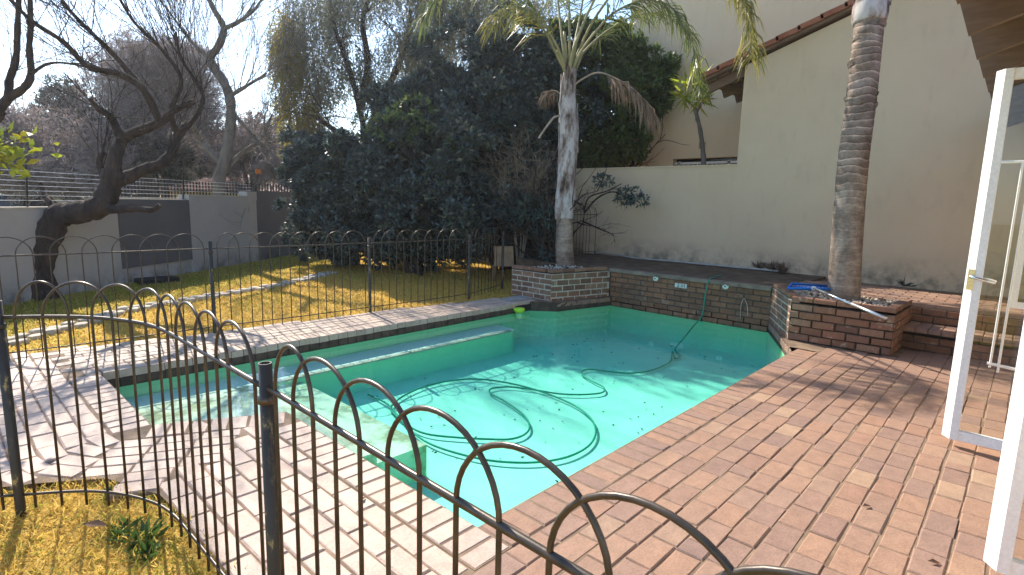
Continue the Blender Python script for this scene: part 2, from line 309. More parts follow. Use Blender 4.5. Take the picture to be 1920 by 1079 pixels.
for q in ([(1.43, 1.5), (1.65, 1.5), (1.65, 3.685), (1.43, 3.56)], [(1.43, 3.56), (1.65, 3.685), (.915, 4.05), (.705, 3.92)], [(.705, 3.92), (.915, 4.05), (.915, 5.53), (.915, 5.76), (.705, 5.76)],
          [(.915, 5.53), (6.35, 5.55), (6.6, 5.5), (6.6, 5.76), (.915, 5.76)], [(1.65, 1.5), (6.5, 1.5), (6.5, 1.8), (6.3, 1.715), (1.65, 1.715)], [(6.35, 5.55), (6.62, 5.2), (7.8, 4.95), (7.8, 5.1), (6.62, 5.5)], [(6.3, 1.715), (6.5, 1.5), (7.1, 1.5), (7.1, 1.9), (7.8, 2.3), (7.78, 2.45), (6.9, 2.0)]):
    cop.add([(x, y, bz+.002) for x, y in q], [tuple(range(len(q)))])
coping = tag(cop.build('pool_coping', M['sand_joint']), kind='structure')
# ------------------------------------------------------------------ brick pieces
def brick_mesh(L, W, H, ch, jit, mname, seed):
    r_ = random.Random(seed); a, c = L/2, W/2
    vs = []
    for z, s_ in ((-H, 0), (-ch, 0), (0, ch)):
        for x, y in ((-a, -c), (a, -c), (a, c), (-a, c)):
            vs.append((x-math.copysign(s_, x)+r_.uniform(-jit, jit), y-math.copysign(s_, y)+r_.uniform(-jit, jit), z+(r_.uniform(-jit, jit)*.5 if z > -H else 0)))
    fs = [(8, 9, 10, 11)] + [(k*4+i, k*4+(i+1) % 4, k*4+4+(i+1) % 4, k*4+4+i) for k in (0, 1) for i in range(4)]
    me = MB().add(vs, fs).mesh(); me.materials.append(M[mname]); return me
def variants(L, W, H, ch, jit, mname, n=6): return [brick_mesh(L, W, H, ch, jit, mname, 31*i+int(L*1000)) for i in range(n)]
def put(name, me, parent, x, y, z, rz=0., tilt=.006, sx=1., M4=None):
    o = bpy.data.objects.new(name, me); COL.objects.link(o); o.parent = parent; pw = parent_world(parent)
    if M4 is not None: o.matrix_local = Matrix.Translation(-pw) @ M4; return o
    o.location = (x-pw.x, y-pw.y, z-pw.z); o.rotation_euler = (random.uniform(-tilt, tilt), random.uniform(-tilt, tilt), rz+random.uniform(-.01, .01)); o.scale = (sx, 1, 1); return o
def inside(p, poly):
    x, y = p; c = False; j = len(poly)-1
    for i in range(len(poly)):
        if (poly[i][1] > y) != (poly[j][1] > y) and x < (poly[j][0]-poly[i][0])*(y-poly[i][1])/(poly[j][1]-poly[i][1])+poly[i][0]: c = not c
        j = i
    return c
def zj(): return random.uniform(-.0035, .0025)
# patio: rows along X
vo = variants(.2205, .122, .06, .006, .0025, 'paver_orange'); vh = variants(.109, .122, .06, .006, .002, 'paver_orange', 4)
slots = []
nrow = 16
for r_ in range(nrow):
    yc = 1.492 - .064 - r_*.1283; x = .72 + (.112 if r_ % 2 else 0) + random.uniform(-.02, .02)
    if r_ % 2: slots.append((x-.056, yc, 1))
    while x < 7.35:
        if random.random() < .05: slots.append((x+.0545, yc, 1)); x += .112
        else: slots.append((x+.112, yc, 0)); x += .2243
slots = [s for s in slots if not (s[0] > 6.78 and s[1] > .86)]
def seen(x, y):
    d = np.array([x, y, 0]) - CAM; wv = d @ FWD
    if wv < .3: return False
    u, v = 960+FPX*(d @ RT)/wv, 539.5-FPX*(d @ UP)/wv
    return -120 < u < 2060 and v < 1230
vis = sorted([s for s in slots if seen(s[0], s[1])], key=lambda s: math.hypot(s[0], s[1])); rest = [s for s in slots if not seen(s[0], s[1])] + vis[300:]
for x, y, h in vis[:300]: put('paver', random.choice(vh if h else vo), patio, x+random.uniform(-.003, .003), y+random.uniform(-.0045, .0045), zj(), random.uniform(-.012, .012), tilt=.009)
mb = MB()
for x, y, h in rest: mb.box((x, y, -.03+zj()), ((.109 if h else .2205), .122, .06))
o = mb.build('paver_field', M['paver_orange'], patio); tag(o, kind='stuff')
# coping bricks
vcp = variants(.209, .1085, .07, .008, .002, 'paver_orange'); vcn = variants(.214, .110, .07, .008, .002, 'paver_glare_pale'); vcs = variants(.214, .108, .066, .008, .002, 'paver_strip')
x = 1.71
while x < 6.42: put('coping_brick', random.choice(vcp), coping, x, 1.603, zj(), R(90)); x += .1143
y = 1.557
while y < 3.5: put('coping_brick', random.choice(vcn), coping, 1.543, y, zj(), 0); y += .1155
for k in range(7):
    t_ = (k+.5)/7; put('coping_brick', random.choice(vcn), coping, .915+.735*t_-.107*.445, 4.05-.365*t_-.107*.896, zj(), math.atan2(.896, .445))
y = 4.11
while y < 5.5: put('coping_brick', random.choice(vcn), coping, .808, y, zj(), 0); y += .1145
x = .87
while x < 6.5: put('coping_brick', random.choice(vcs), coping, x, 5.637, zj(), R(90)); x += .1143
for k in range(12):
    t_ = (k+.5)/12; put('coping_brick', random.choice(vcp), coping, 6.36+1.36*t_, 1.69+.68*t_, zj()-.01, math.atan2(.68, 1.36)+R(90), sx=.5)
for k in range(11):
    t_ = (k+.5)/11; put('coping_brick', random.choice(vcp), coping, 6.64+1.1*t_, 5.26-.24*t_, zj()-.006, R(78), sx=.6)
# poolside: rows that follow the pool edge as offset curves
vp = variants(.225, .112, .06, .007, .0025, 'paver_glare_pale')
path = [np.array(p) for p in ((.915, 6.75), (.915, 4.05), (1.65, 3.685), (1.65, 1.45))]
def offset_path(d):
    segs = []
    for a, c in zip(path[:-1], path[1:]):
        t_ = (c-a)/np.linalg.norm(c-a); n_ = np.array([t_[1], -t_[0]]); segs.append((a+n_*d, c+n_*d, t_, n_))
    pts = [segs[0][0], segs[0][1]]
    a0 = math.atan2(segs[0][3][1], segs[0][3][0]); a1 = math.atan2(segs[1][3][1], segs[1][3][0])
    if a1 < a0: a1 += 2*math.pi
    for k in range(1, 9): q = a0+(a1-a0)*k/8; pts.append(path[1]+d*np.array([math.cos(q), math.sin(q)]))
    p, r1 = segs[1][0], segs[1][2]; q, s1 = segs[2][0], segs[2][2]; t_ = ((q-p)[0]*s1[1]-(q-p)[1]*s1[0])/(r1[0]*s1[1]-r1[1]*s1[0]); pts.append(p+r1*t_); pts.append(segs[2][1])
    return pts
k = 0; d = .222+.06
while d < 2.6:
    pts = offset_path(d); seg = [np.linalg.norm(b_-a_) for a_, b_ in zip(pts[:-1], pts[1:])]; tot = sum(seg); s_ = .11 if k % 2 else 0
    while s_ < tot:
        q = s_; i = 0
        while i < len(seg)-1 and q > seg[i]: q -= seg[i]; i += 1
        t_ = (pts[i+1]-pts[i])/(seg[i]+1e-9); c = pts[i]+t_*q
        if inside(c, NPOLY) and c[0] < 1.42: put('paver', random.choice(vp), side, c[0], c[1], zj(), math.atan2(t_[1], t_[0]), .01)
        s_ += .2305
    d += .1185; k += 1
vst = variants(.223, .108, .06, .006, .002, 'paver_strip')
for r_ in range(8):
    yc = 5.815+r_*.1165; x = .8 + (.11 if r_ % 2 else 0)
    while x < 6.55:
        if inside((x, yc), SPOLY): put('paver', random.choice(vst), strip, x, yc, zj(), 0)
        x += .2285
skm = empty('pool_skimmer', (6.3, 5.7, 0), 'pool skimmer with pale square lid on paving before the left brick planter', 'skimmer')
MB().box((6.3, 5.77, .012), (.44, .26, .02), R(-3)).build('lid', M['slab_grey'], skm)
# ------------------------------------------------------------------ pool
pl = MB(); n = len(POOL); FZ = -.55
pl.add([(x, y, -.15) for x, y in POOL] + [(x, y, FZ) for x, y in POOL], [(i, n+i, n+(i+1) % n, (i+1) % n) for i in range(n)])
pl.add([(x, y, FZ) for x, y in POOL], [tuple(range(n-1, -1, -1))])
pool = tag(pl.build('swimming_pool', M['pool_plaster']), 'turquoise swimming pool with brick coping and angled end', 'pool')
ed = MB()
for i in range(n):
    a, c = POOL[i], POOL[(i+1) % n]; ed.add([(*a, -.006), (*a, -.15), (*c, -.15), (*c, -.006)], [(0, 1, 2, 3)])
o = ed.build('pool_rim', M['pool_edge_brick'], pool)
# rim bricks on the edge that shows (garden side)
vr = variants(.105, .07, .03, .006, .002, 'pool_edge_brick')
x = .98
while x < 6.3:
    put('rim_brick', random.choice(vr), pool, 0, 0, 0, M4=Matrix.Translation((x, 5.522, -.105)) @ Matrix.Rotation(R(90), 4, 'X')); x += .1143
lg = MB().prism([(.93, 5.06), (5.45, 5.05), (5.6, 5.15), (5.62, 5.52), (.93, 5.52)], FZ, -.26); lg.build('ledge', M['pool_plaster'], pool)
MB().box((3.25, 5.09, -.252), (4.4, .06, .016)).build('ledge_sunlit_edge', M['stone_pale'], pool)  # pale strip stands in for sunlight along the ledge front
MB().prism([(.92, 3.3), (1.66, 3.1), (1.66, 5.05), (.92, 5.05)], FZ, -.2).build('step', M['pool_step'], pool)
MB().prism([(1.66, 3.09), (2.0, 3.09), (2.0, 5.05), (1.66, 5.05)], FZ, -.215).build('step', M['pool_step'], pool)
MB().prism([(2.0, 3.09), (2.43, 3.09), (2.43, 5.05), (2.0, 5.05)], FZ, -.30).build('step', M['pool_step'], pool)
cx, cy_ = sum(p[0] for p in POOL)/n, sum(p[1] for p in POOL)/n
wp = [(x+(.012 if x > cx else -.012), y+(.012 if y > cy_ else -.012)) for x, y in POOL]
tag(MB().prism(wp[::-1], FZ-.05, -.13).build('pool_water', M['water']), kind='structure')
# hose
def smooth_pts(pts, n_=6):
    pts = [np.asarray(p, float) for p in pts]; out = []
    for i in range(len(pts)-1):
        p0, p1, p2, p3 = pts[max(i-1, 0)], pts[i], pts[i+1], pts[min(i+2, len(pts)-1)]
        for k in range(n_):
            t_ = k/n_; out.append(.5*((2*p1)+(-p0+p2)*t_+(2*p0-5*p1+4*p2-p3)*t_*t_+(-p0+3*p1-3*p2+p3)*t_**3))
    return out+[pts[-1]]
hz = FZ+.03
hp = [G(1352, 517, .485), G(1338, 520, .485), onX(1329, 527, 7.74), onX(1322, 555, 7.72), onX(1316, 592, 7.70), (onX(1316, 592, 7.70)*.65+G(1268, 652, hz)*.35), (onX(1316, 592, 7.70)*.3+G(1268, 652, hz)*.7), G(1266, 655, hz), G(1275, 667, hz), G(1266, 673, hz), G(1261, 660, hz+.02), G(1255, 680, hz), G(1220, 695, hz), G(1180, 700, hz), G(1140, 697, hz),
      G(1102, 693, hz), G(1090, 701, hz), G(1108, 714, hz), G(1131, 726, hz), G(1130, 736, hz), G(1100, 740, hz), G(1050, 739, hz), G(1000, 731, hz), G(955, 726, hz), G(922, 729, hz), G(920, 738, hz), G(945, 752, hz), G(980, 777, hz), G(993, 800, hz), G(982, 816, hz), G(955, 824, hz), G(920, 824, hz), G(860, 821, hz), G(800, 814, hz), G(765, 798, hz), G(738, 775, hz), G(734, 762, hz),
      G(760, 741, hz), G(810, 721, hz), G(880, 711, hz), G(945, 717, hz), G(1010, 733, hz), G(1070, 757, hz), G(1105, 782, hz), G(1117, 808, hz), G(1108, 832, hz), G(1080, 851, hz), G(1040, 863, hz), G(985, 868, hz), G(920, 864, hz), G(860, 851, hz), G(810, 834, hz), G(775, 812, hz), G(750, 785, hz), G(725, 757, hz), G(690, 740, hz)]
tag(MB().tube(smooth_pts(hp), .0095, 7).build('pool_hose', M['hose_green'], None, True), 'long green hose looped over the pool floor and up the wall', 'hose')
MB().box((6.2, 5.545, -.085), (.34, .06, .09)).build('mouth', M['dark_iron'], skm)  # black box for the skimmer opening, with the overhang's shade in its colour
# floating chlorinator
c = G(973, 587, -.13); fl = empty('chlorine_floater', (c[0], c[1], -.13), 'lime green floating chlorine dispenser near the pool edge', 'floater')
MB().lathe([(0, .07), (.05, .075), (.085, .07), (.09, .05), (.07, .02), (.045, 0), (0, 0)], c=(c[0], c[1], -.13)).build('float_cap', M['lime_plastic'], fl, True)
MB().lathe([(0, 0), (.045, -.004), (.05, -.03), (.04, -.11), (0, -.11)], c=(c[0], c[1], -.13)).build('cartridge', M['pale_plastic'], fl, True)
# ------------------------------------------------------------------ brick walls
def brick_wall(parent, p0, p1, z0, z1, mats, name='brick', core='mortar_dark', bl=.222, bh=.073, jt=.011, proud=.007, depth_=.09, off0=0., jit=.004):
    p0 = np.array(p0, float); p1 = np.array(p1, float); L = np.linalg.norm(p1-p0); t_ = (p1-p0)/L; n_ = np.array([t_[1], -t_[0]]); ang = math.atan2(t_[1], t_[0])
    q = [p0, p1, p1-n_*depth_, p0-n_*depth_]
    MB().prism([tuple(a) for a in q], z0, z1).build('mortar', M[core], parent)
    nc = max(1, round((z1-z0)/(bh+jt))); pit = (z1-z0)/nc; bh = pit-jt
    for k in range(nc):
        z = z0+(k+.5)*pit
        s_ = -off0-(bl+jt)/2*(k % 2)+random.uniform(-.015, .015)
        while s_ < L:
            a, e = max(s_, 0.), min(s_+bl, L)
            if e-a > .04:
                me = VW[(mats, random.randrange(6))]; mid = p0+t_*(a+e)/2+n_*(proud+random.uniform(-jit, jit))
                M4 = Matrix.Translation((mid[0], mid[1], z)) @ Matrix.Rotation(ang, 4, 'Z') @ Matrix.Rotation(R(90), 4, 'X') @ Matrix.Rotation(random.uniform(-1.6, 1.6)*jit, 4, 'Z') @ Matrix.Diagonal(((e-a)/.222*random.uniform(1-3*jit, 1), bh/.073*random.uniform(1-6*jit, 1+2*jit), 1, 1))
                put(name, me, parent, 0, 0, 0, M4=M4)
            s_ += bl+jt
VW = {}
for mn in ('wall_brick', 'planter_brick', 'planter_brick_lit'):
    for i in range(6): VW[(mn, i)] = brick_mesh(.222, .073, .05, .006, .003, mn, 100+i)
# terrace body
TZ = .47
terr = empty('garden_terrace', (8.8, 3, 0), None, None, kind='structure')
MB().prism([(7.87, 2.3), (9.86, 2.3), (9.86, 6.95), (7.6, 6.95), (7.6, 6.2), (7.87, 5.0)], -.3, TZ-.006).build('terrace_fill', M['terrace_soil'], terr)
MB().prism([(7.94, -.7), (9.86, -.7), (9.86, 2.3), (7.94, 2.3)], -.3, TZ-.05).build('terrace_fill', M['sand_joint'], terr)
vt = variants(.223, .108, .05, .006, .002, 'paver_orange')
for r_ in range(10):
    xc = 7.97+r_*.118; y = -.5+(.11 if r_ % 2 else 0)
    while y < 2.25: put('paver', random.choice(vt), terr, xc, y, TZ+zj(), R(90)); y += .2285
# pool end wall
pw = empty('pool_end_wall', (7.78, 3.7, 0), 'red brick retaining wall at the far end of the pool with two lights', 'wall')
brick_wall(pw, (7.78, 5.0), (7.78, 2.44), -.16, .415, 'wall_brick')
for k in range(6):
    y0 = 5.02-k*.43; MB().box((7.815, y0-.215, .443), (.15, .425, .05)).build('cap_slab', M['concrete_cap'], pw)
# step bench on the right and its walls
bn = empty('brick_bench', (7.6, .3, 0), 'low brick bench step against the terrace behind the right planter', 'bench')
brick_wall(bn, (7.46, .92), (7.46, -.55), 0, .165, 'wall_brick'); brick_wall(bn, (7.88, .92), (7.88, -.55), .25, .42, 'wall_brick')
MB().box((7.7, .18, .1), (.36, 1.46, .2)).build('bench_core', M['mortar_dark'], bn)
y = .85
while y > -.55:
    put('bench_brick', random.choice(vt), bn, 7.53, y, .252+zj(), 0); put('bench_brick', random.choice(vt), bn, 7.76, y, .25+zj(), 0); y -= .1143
for k in range(7): put('bench_brick', random.choice(vt), bn, 7.95, .80-k*.2285, TZ+.0+zj(), R(90))
# planters
def rowlock(parent, p0, p1, z, mats, w_=.215):
    p0 = np.array(p0, float); p1 = np.array(p1, float); L = np.linalg.norm(p1-p0); t_ = (p1-p0)/L; n_ = np.array([t_[1], -t_[0]]); s_ = .11; ang = math.atan2(t_[1], t_[0])
    while s_ < L-.05:
        c = p0+t_*s_-n_*.052
        put('cap_brick', VW[(mats, random.randrange(6))], parent, 0, 0, 0, M4=Matrix.Translation((c[0], c[1], z+zj())) @ Matrix.Rotation(ang+random.uniform(-.02, .02), 4, 'Z') @ Matrix.Diagonal((1, 1.42, 1, 1))); s_ += .233
def pebbles(parent, poly, z, n_, mname, r0=.018, r1=.035):
    xs = [p[0] for p in poly]; ys = [p[1] for p in poly]; mb = MB(); c = 0
    while c < n_:
        x, y = random.uniform(min(xs), max(xs)), random.uniform(min(ys), max(ys))
        if not inside((x, y), poly): continue
        r_ = random.uniform(r0, r1); h = r_*random.uniform(.5, .8); a = random.uniform(0, 6); vs = []
        for lz, lr in ((-.3, .8), (.45, .9), (1., .45)):
            for k in range(6): q = a+k*math.pi/3; vs.append((x+r_*lr*math.cos(q)*random.uniform(.85, 1.15), y+r_*lr*.8*math.sin(q), z+h*lz))
        mb.add(vs, [(i*6+k, i*6+(k+1) % 6, i*6+6+(k+1) % 6, i*6+6+k) for i in (0, 1) for k in range(6)]+[(12, 13, 14, 15, 16, 17)]); c += 1
    o = mb.build('pebbles', M[mname], parent, True); tag(o, kind='stuff')
pr = empty('brick_planter', (7.3, 1.5, 0), 'rough brick planter on the right holding the ringed palm trunk', 'planter', 'brick planters by the pool')
brick_wall(pr, (6.86, 1.93), (6.88, .92), 0, .44, 'planter_brick', proud=.012, core='planter_soil', jit=.017); brick_wall(pr, (7.78, 2.44), (6.86, 1.93), -.1, .46, 'planter_brick_lit', core='mortar_pale', proud=.004, jit=.003)
brick_wall(pr, (6.88, .92), (7.86, .90), 0, .44, 'planter_brick', proud=.01)
rowlock(pr, (6.86, 1.93), (6.88, .92), .51, 'planter_brick'); rowlock(pr, (7.78, 2.44), (6.86, 1.93), .525, 'planter_brick_lit'); rowlock(pr, (6.88, .92), (7.86, .90), .51, 'planter_brick')
MB().prism([(6.95, 1.88), (6.97, 1.0), (7.93, .98), (7.93, 2.4), (7.7, 2.33)], .0, .455).build('soil', M['planter_soil'], pr)
pebbles(pr, [(7.0, 1.85), (7.0, 1.05), (7.85, 1.02), (7.85, 2.3)], .46, 330, 'pebble')
ql = empty('brick_planter', (7.2, 5.6, 0), 'brick planter with pale smeared mortar on the left holding the flaking palm', 'planter', 'brick planters by the pool')
brick_wall(ql, (6.6, 6.15), (6.62, 5.33), 0, .42, 'planter_brick', core='mortar_pale', proud=.004, jt=.014, jit=.003); brick_wall(ql, (6.62, 5.33), (7.80, 5.03), -.05, .42, 'planter_brick', core='mortar_pale', proud=.004, jt=.014, jit=.003)
brick_wall(ql, (7.7, 6.25), (6.6, 6.15), 0, .42, 'planter_brick')
rowlock(ql, (6.6, 6.15), (6.62, 5.33), .49, 'planter_brick'); rowlock(ql, (6.62, 5.33), (7.80, 5.03), .49, 'planter_brick'); 
MB().prism([(6.68, 6.1), (6.7, 5.4), (7.84, 5.1), (7.84, 6.2)], 0, .44).build('soil', M['planter_soil'], ql)
pebbles(ql, [(6.75, 6.0), (6.75, 5.42), (7.7, 5.2), (7.7, 6.0)], .445, 160, 'stone_pale', .012, .025)
# lights and number tile on the end wall
for i, (px, py) in enumerate(((1230, 522), (1361, 537))):
    c = onX(px, py, 7.77); li = empty('pool_light', (7.765, c[1], c[2]), ('round white pool light on brick wall beside left planter', 'round white pool light on brick wall beside the hose')[i], 'light', 'pool wall lights')
    for nm, mt, r_, d0, d1 in (('flange', 'white_plastic', .046, .004, .02), ('lens', 'pale_plastic', .028, .02, .028), ('hub', 'dark_iron', .011, .028, .034)):
        mb = MB().lathe([(0, d1), (r_*.8, d1), (r_, d0*.6+d1*.4), (r_, d0), (0, d0)]); mb.v = [(7.766-z, c[1]+x, c[2]+y) for x, y, z in mb.v]; mb.build(nm, M[mt], li, True)
c = onX(1277, 536, 7.77); pq = empty('number_tile', (7.765, c[1], c[2]), 'small white number tile set between bricks of pool end wall', 'tile')
MB().box((7.764, c[1], c[2]), (.012, .19, .065), 0).build('tile', M['tile_plaque'], pq)
yy = c[1]
def seg(y0, z0, y1, z1): return MB().tube([(7.756, yy+y0, c[2]+z0), (7.756, yy+y1, c[2]+z1)], .0045, 5)
for i, s4 in enumerate(((.05, .02, .03, .025), (.03, .025, .03, .0), (.03, 0, .055, -.022), (.055, -.022, .025, -.022), (-.01, .024, -.01, -.022), (-.035, .024, -.035, -.022), (-.06, .024, -.06, -.022))): seg(*s4).build('numeral_stroke', M['tile_ink'], pq)
# chalk mark of an arch on the wall is a smear of lime
tag(MB().tube(smooth_pts([onX(1388, 598, 7.755), onX(1389, 575, 7.755), onX(1395, 560, 7.755), onX(1401, 574, 7.755), onX(1402, 592, 7.755)], 5), .004, 5).build('wire_loop', M['stone_pale']), 'thin pale wire loop hanging on the brick wall by the right planter', 'wire')
# ------------------------------------------------------------------ plaster walls and house on the right
WX = 9.86
gw = empty('garden_wall', (WX, 5.5, 0), 'low beige plastered garden wall behind the left palm', 'wall')
MB().box((WX+.1, 3.87+(12-3.87)/2, 1.1), (.2, 12-3.87, 2.3)).build('wall', M['plaster_beige'], gw)
MB().box((WX+.1, 3.87+(12-3.87)/2, 2.262), (.23, 12-3.87, .024)).build('coping', M['plaster_beige'], gw)
hs = empty('gable_house', (12, 2, 0), 'beige plastered gable house with red tiled rake behind the right palm', 'house')
SL = .336
rz = lambda y: 3.84+(4.58-y)*SL          # top line of the roof
gx = WX-.004
poly = [(3.88, -.3), (3.88, rz(3.88)-.16), (-.6, rz(-.6)-.16), (-5, rz(-.6)-.16-4.4*SL), (-5, -.3)]
mb = MB(); mb.add([(gx, y, z) for y, z in poly]+[(gx+4.5, y, z) for y, z in poly], [tuple(range(5)), (9, 8, 7, 6, 5)]+[(i, 5+i, 5+(i+1) % 5, (i+1) % 5) for i in range(5)]); mb.build('gable_wall', M['plaster_beige'], hs)
rf = MB(); a = math.atan(SL)
rf.add([(gx-.1, 4.58, rz(4.58)-.07), (gx-.1, -.6, rz(-.6)-.07), (gx+5, -.6, rz(-.6)-.07), (gx+5, 4.58, rz(4.58)-.07), (gx-.1, 4.58, rz(4.58)-.12), (gx-.1, -.6, rz(-.6)-.12), (gx+5, -.6, rz(-.6)-.12), (gx+5, 4.58, rz(4.58)-.12)],
       [(0, 1, 2, 3), (7, 6, 5, 4), (0, 4, 5, 1), (1, 5, 6, 2), (2, 6, 7, 3), (3, 7, 4, 0)])
roof = rf.build('roof', M['timber'], hs)
for k in range(16):
    y0 = 4.62-k*.315; yc = y0-.17
    MB().box((gx-.03, yc, rz(yc)-.03), (.24, .37, .075), 0, 0, -a+.045).build('rake_tile', M['roof_tile'], roof)
for k in range(14): MB().box((gx+.2+k*.33, 4.5, rz(4.5)-.035), (.3, .36, .07), 0, 0, -a+.03).build('eave_tile', M['roof_tile'], roof)
for k in range(6): MB().box((gx+.12+k*.62, 4.12, rz(4.12)-.21), (.06, .9, .17), 0, 0, -a).build('rafter', M['timber'], roof)
for k in range(3): MB().box((gx+1.6, 4.02+k*.22, rz(4.02+k*.22)-.14), (3.2, .17, .02), 0, 0, -a).build('soffit_board', M['timber_board'], roof)
# taller house part further back with window and vent
X2 = 11.9; eL = onX(1169, 280, X2)[1]
hb = empty('rear_house', (X2, 4, 0), 'tall cream plastered house wall beyond the garden wall with barred window', 'house')
wy0, wy1 = onX(1262, 300, X2)[1], 3.6; wz1 = onX(1300, 297, X2)[2]; wz0 = wz1-.9
for nm, (y0, y1, z0, z1) in {'a': (eL, -6, wz1, 9.5), 'b': (eL, wy0, 0, wz1), 'c': (wy0, -6, 0, wz0)}.items():
    MB().box((X2+.15, (y0+y1)/2, (z0+z1)/2), (.3, abs(y1-y0), z1-z0)).build('wall', M['plaster_cream'], hb)
win = MB().box((X2+.2, (wy0+wy1)/2, (wz0+wz1)/2), (.02, wy0-wy1, wz1-wz0)).build('window', M['window_dark'], hb)
fr = MB()
for y in (wy0-.1, wy0-1.25, wy1): fr.box((X2+.12, y, (wz0+wz1)/2-.03), (.05, .05, wz1-wz0-.06))
fr.box((X2+.12, (wy0+wy1)/2, wz1-.1), (.05, wy0-wy1, .05)); fr.build('window_frame', M['white_paint'], win)
for k in range(9): MB().tube([(X2+.1, wy0-.22-k*.11, wz0), (X2+.1, wy0-.22-k*.11, wz1-.12)], .008, 5).build('window_bar', M['white_paint'], win)
vc = onX(1317, 273, X2)
vent = MB().box((X2-.004, vc[1], vc[2]), (.02, .17, .15)).build('air_vent', M['plaster_beige'], hb)
for k in range(3):
    for j in (-1, 1): MB().box((X2-.016, vc[1]+j*.04, vc[2]-.045+k*.045), (.006, .06, .025)).build('vent_slot', M['dark_iron'], vent)
# ------------------------------------------------------------------ building with the glass doors (right edge)
bd = empty('veranda_house', (5, -.7, 0), 'house at right edge with deep timber eave over the glass doors', 'house')
for x0, x1, z0, z1 in ((1.6, 2.98, -.05, 2.9), (2.98, 4.5, 2.42, 2.9), (4.5, 5.95, -.05, 2.9), (5.95, 7.0, -.05, .75), (5.95, 7.0, 2.1, 2.9), (7.0, 9.8, -.05, 2.9)):
    MB().box(((x0+x1)/2, -.73, (z0+z1)/2), (x1-x0, .24, z1-z0)).build('wall', M['plaster_cream'], bd)
er = MB(); ez = lambda y: 2.80+(.45-y)*.32
er.add([(1.9, .46, ez(.46)), (9.8, .46, ez(.46)), (9.8, -5, ez(-5)), (1.9, -5, ez(-5)), (1.9, .46, ez(.46)+.06), (9.8, .46, ez(.46)+.06), (9.8, -5, ez(-5)+.06), (1.9, -5, ez(-5)+.06)], [(3, 2, 1, 0), (4, 5, 6, 7), (0, 1, 5, 4), (1, 2, 6, 5), (2, 3, 7, 6), (3, 0, 4, 7)])
vroof = er.build('roof', M['timber'], bd)
for k in range(20): MB().box((2.1+k*.385, .34, ez(.34)+.082), (.37, .34, .04), 0, 0, -math.atan(.32)+.03).build('eave_tile', M['roof_tile'], vroof)
for k in range(11): MB().box((2.35+k*.7, -.12, ez(-.12)-.12), (.055, 1.2, .22), 0, 0, -math.atan(.32)).build('rafter', M['timber'], vroof)
for k in range(5): MB().box((5.8, .34-k*.22, ez(.34-k*.22)-.012), (7.7, .2, .018), 0, 0, -math.atan(.32)).build('soffit_board', M['timber_board'], vroof)
def glass_door(name, X, label, y0=.265, y1=-.56, z0=.05, z1=2.36, grp=None):
    d = empty(name, (X, y1, 0), label, 'door', grp); s_ = .062; t_ = .045
    MB().prism([(X-.03, y0-.085), (X+.03, y0-.085), (X+.03, y0), (X-.03, y0-.045)], z0, z1).build('stile', M['white_paint'], d)
    MB().box((X, y1+s_/2, (z0+z1)/2), (t_, s_, z1-z0)).build('stile', M['white_paint'], d)
    for z in (z0+s_/2, z1-s_/2): MB().box((X, (y0+y1)/2, z), (t_*.96, y0-y1-2*s_, s_)).build('rail', M['white_paint'], d)
    MB().box((X, (y0+y1)/2, (z0+z1)/2), (.006, y0-y1-2*s_-.01, z1-z0-2*s_+.02)).build('pane', M['glass'], d)
    h = MB().box((X-t_/2-.005, y0-s_/2, 1.1), (.012, .035, .13)).build('handle_plate', M['chrome'], d)
    for sg in (-1, 1): MB().tube([(X+sg*.02, y0-s_/2, 1.12), (X+sg*.07, y0-s_/2, 1.12), (X+sg*.075, y0-s_/2-.03, 1.115), (X+sg*.075, y0-s_/2-.12, 1.09)], .009, 8).build('lever', M['chrome'], d, True)
    return d
glass_door('glass_door', 4.5, 'white framed glass door leaf standing open over the brick patio', grp='french door leaves')
glass_door('glass_door', 2.93, 'nearest white door leaf seen edge on at right frame border', y0=-.025, y1=-.82, grp='french door leaves')
# open window sash and security bars seen through the door glass
ws = empty('window_sash', (5.95, -.6, .8), 'white window sash standing open, seen through the open glass door', 'window')
for y in (.03, -.56): MB().box((5.95, y, 1.42), (.035, .05, 1.3)).build('stile', M['white_paint'], ws)
for z in (.795, 1.2, 1.62, 2.05): MB().box((5.95, -.265, z), (.033, .54, .05 if z in (.795, 2.05) else .022)).build('rail', M['white_paint'], ws)
MB().box((5.95, -.265, 1.42), (.005, .55, 1.22)).build('pane', M['glass'], ws)
sg_ = empty('security_gate', (5.6, .1, 0), 'slim white security gate bars seen through the open glass door', 'gate')
for y, z0, z1 in ((.23, .28, 2.1), (.10, .33, 1.9), (.05, .30, 1.9)): MB().tube([(5.6, y, z0), (5.6, y, z1)], .008, 6).build('bar', M['white_paint'], sg_)
MB().tube([(5.6, .12, .36), (5.6, -.6, .30)], .012, 6).build('rail', M['white_paint'], sg_); MB().tube([(5.6, .24, 1.9), (5.6, -.62, 1.9)], .012, 6).build('rail', M['white_paint'], sg_)
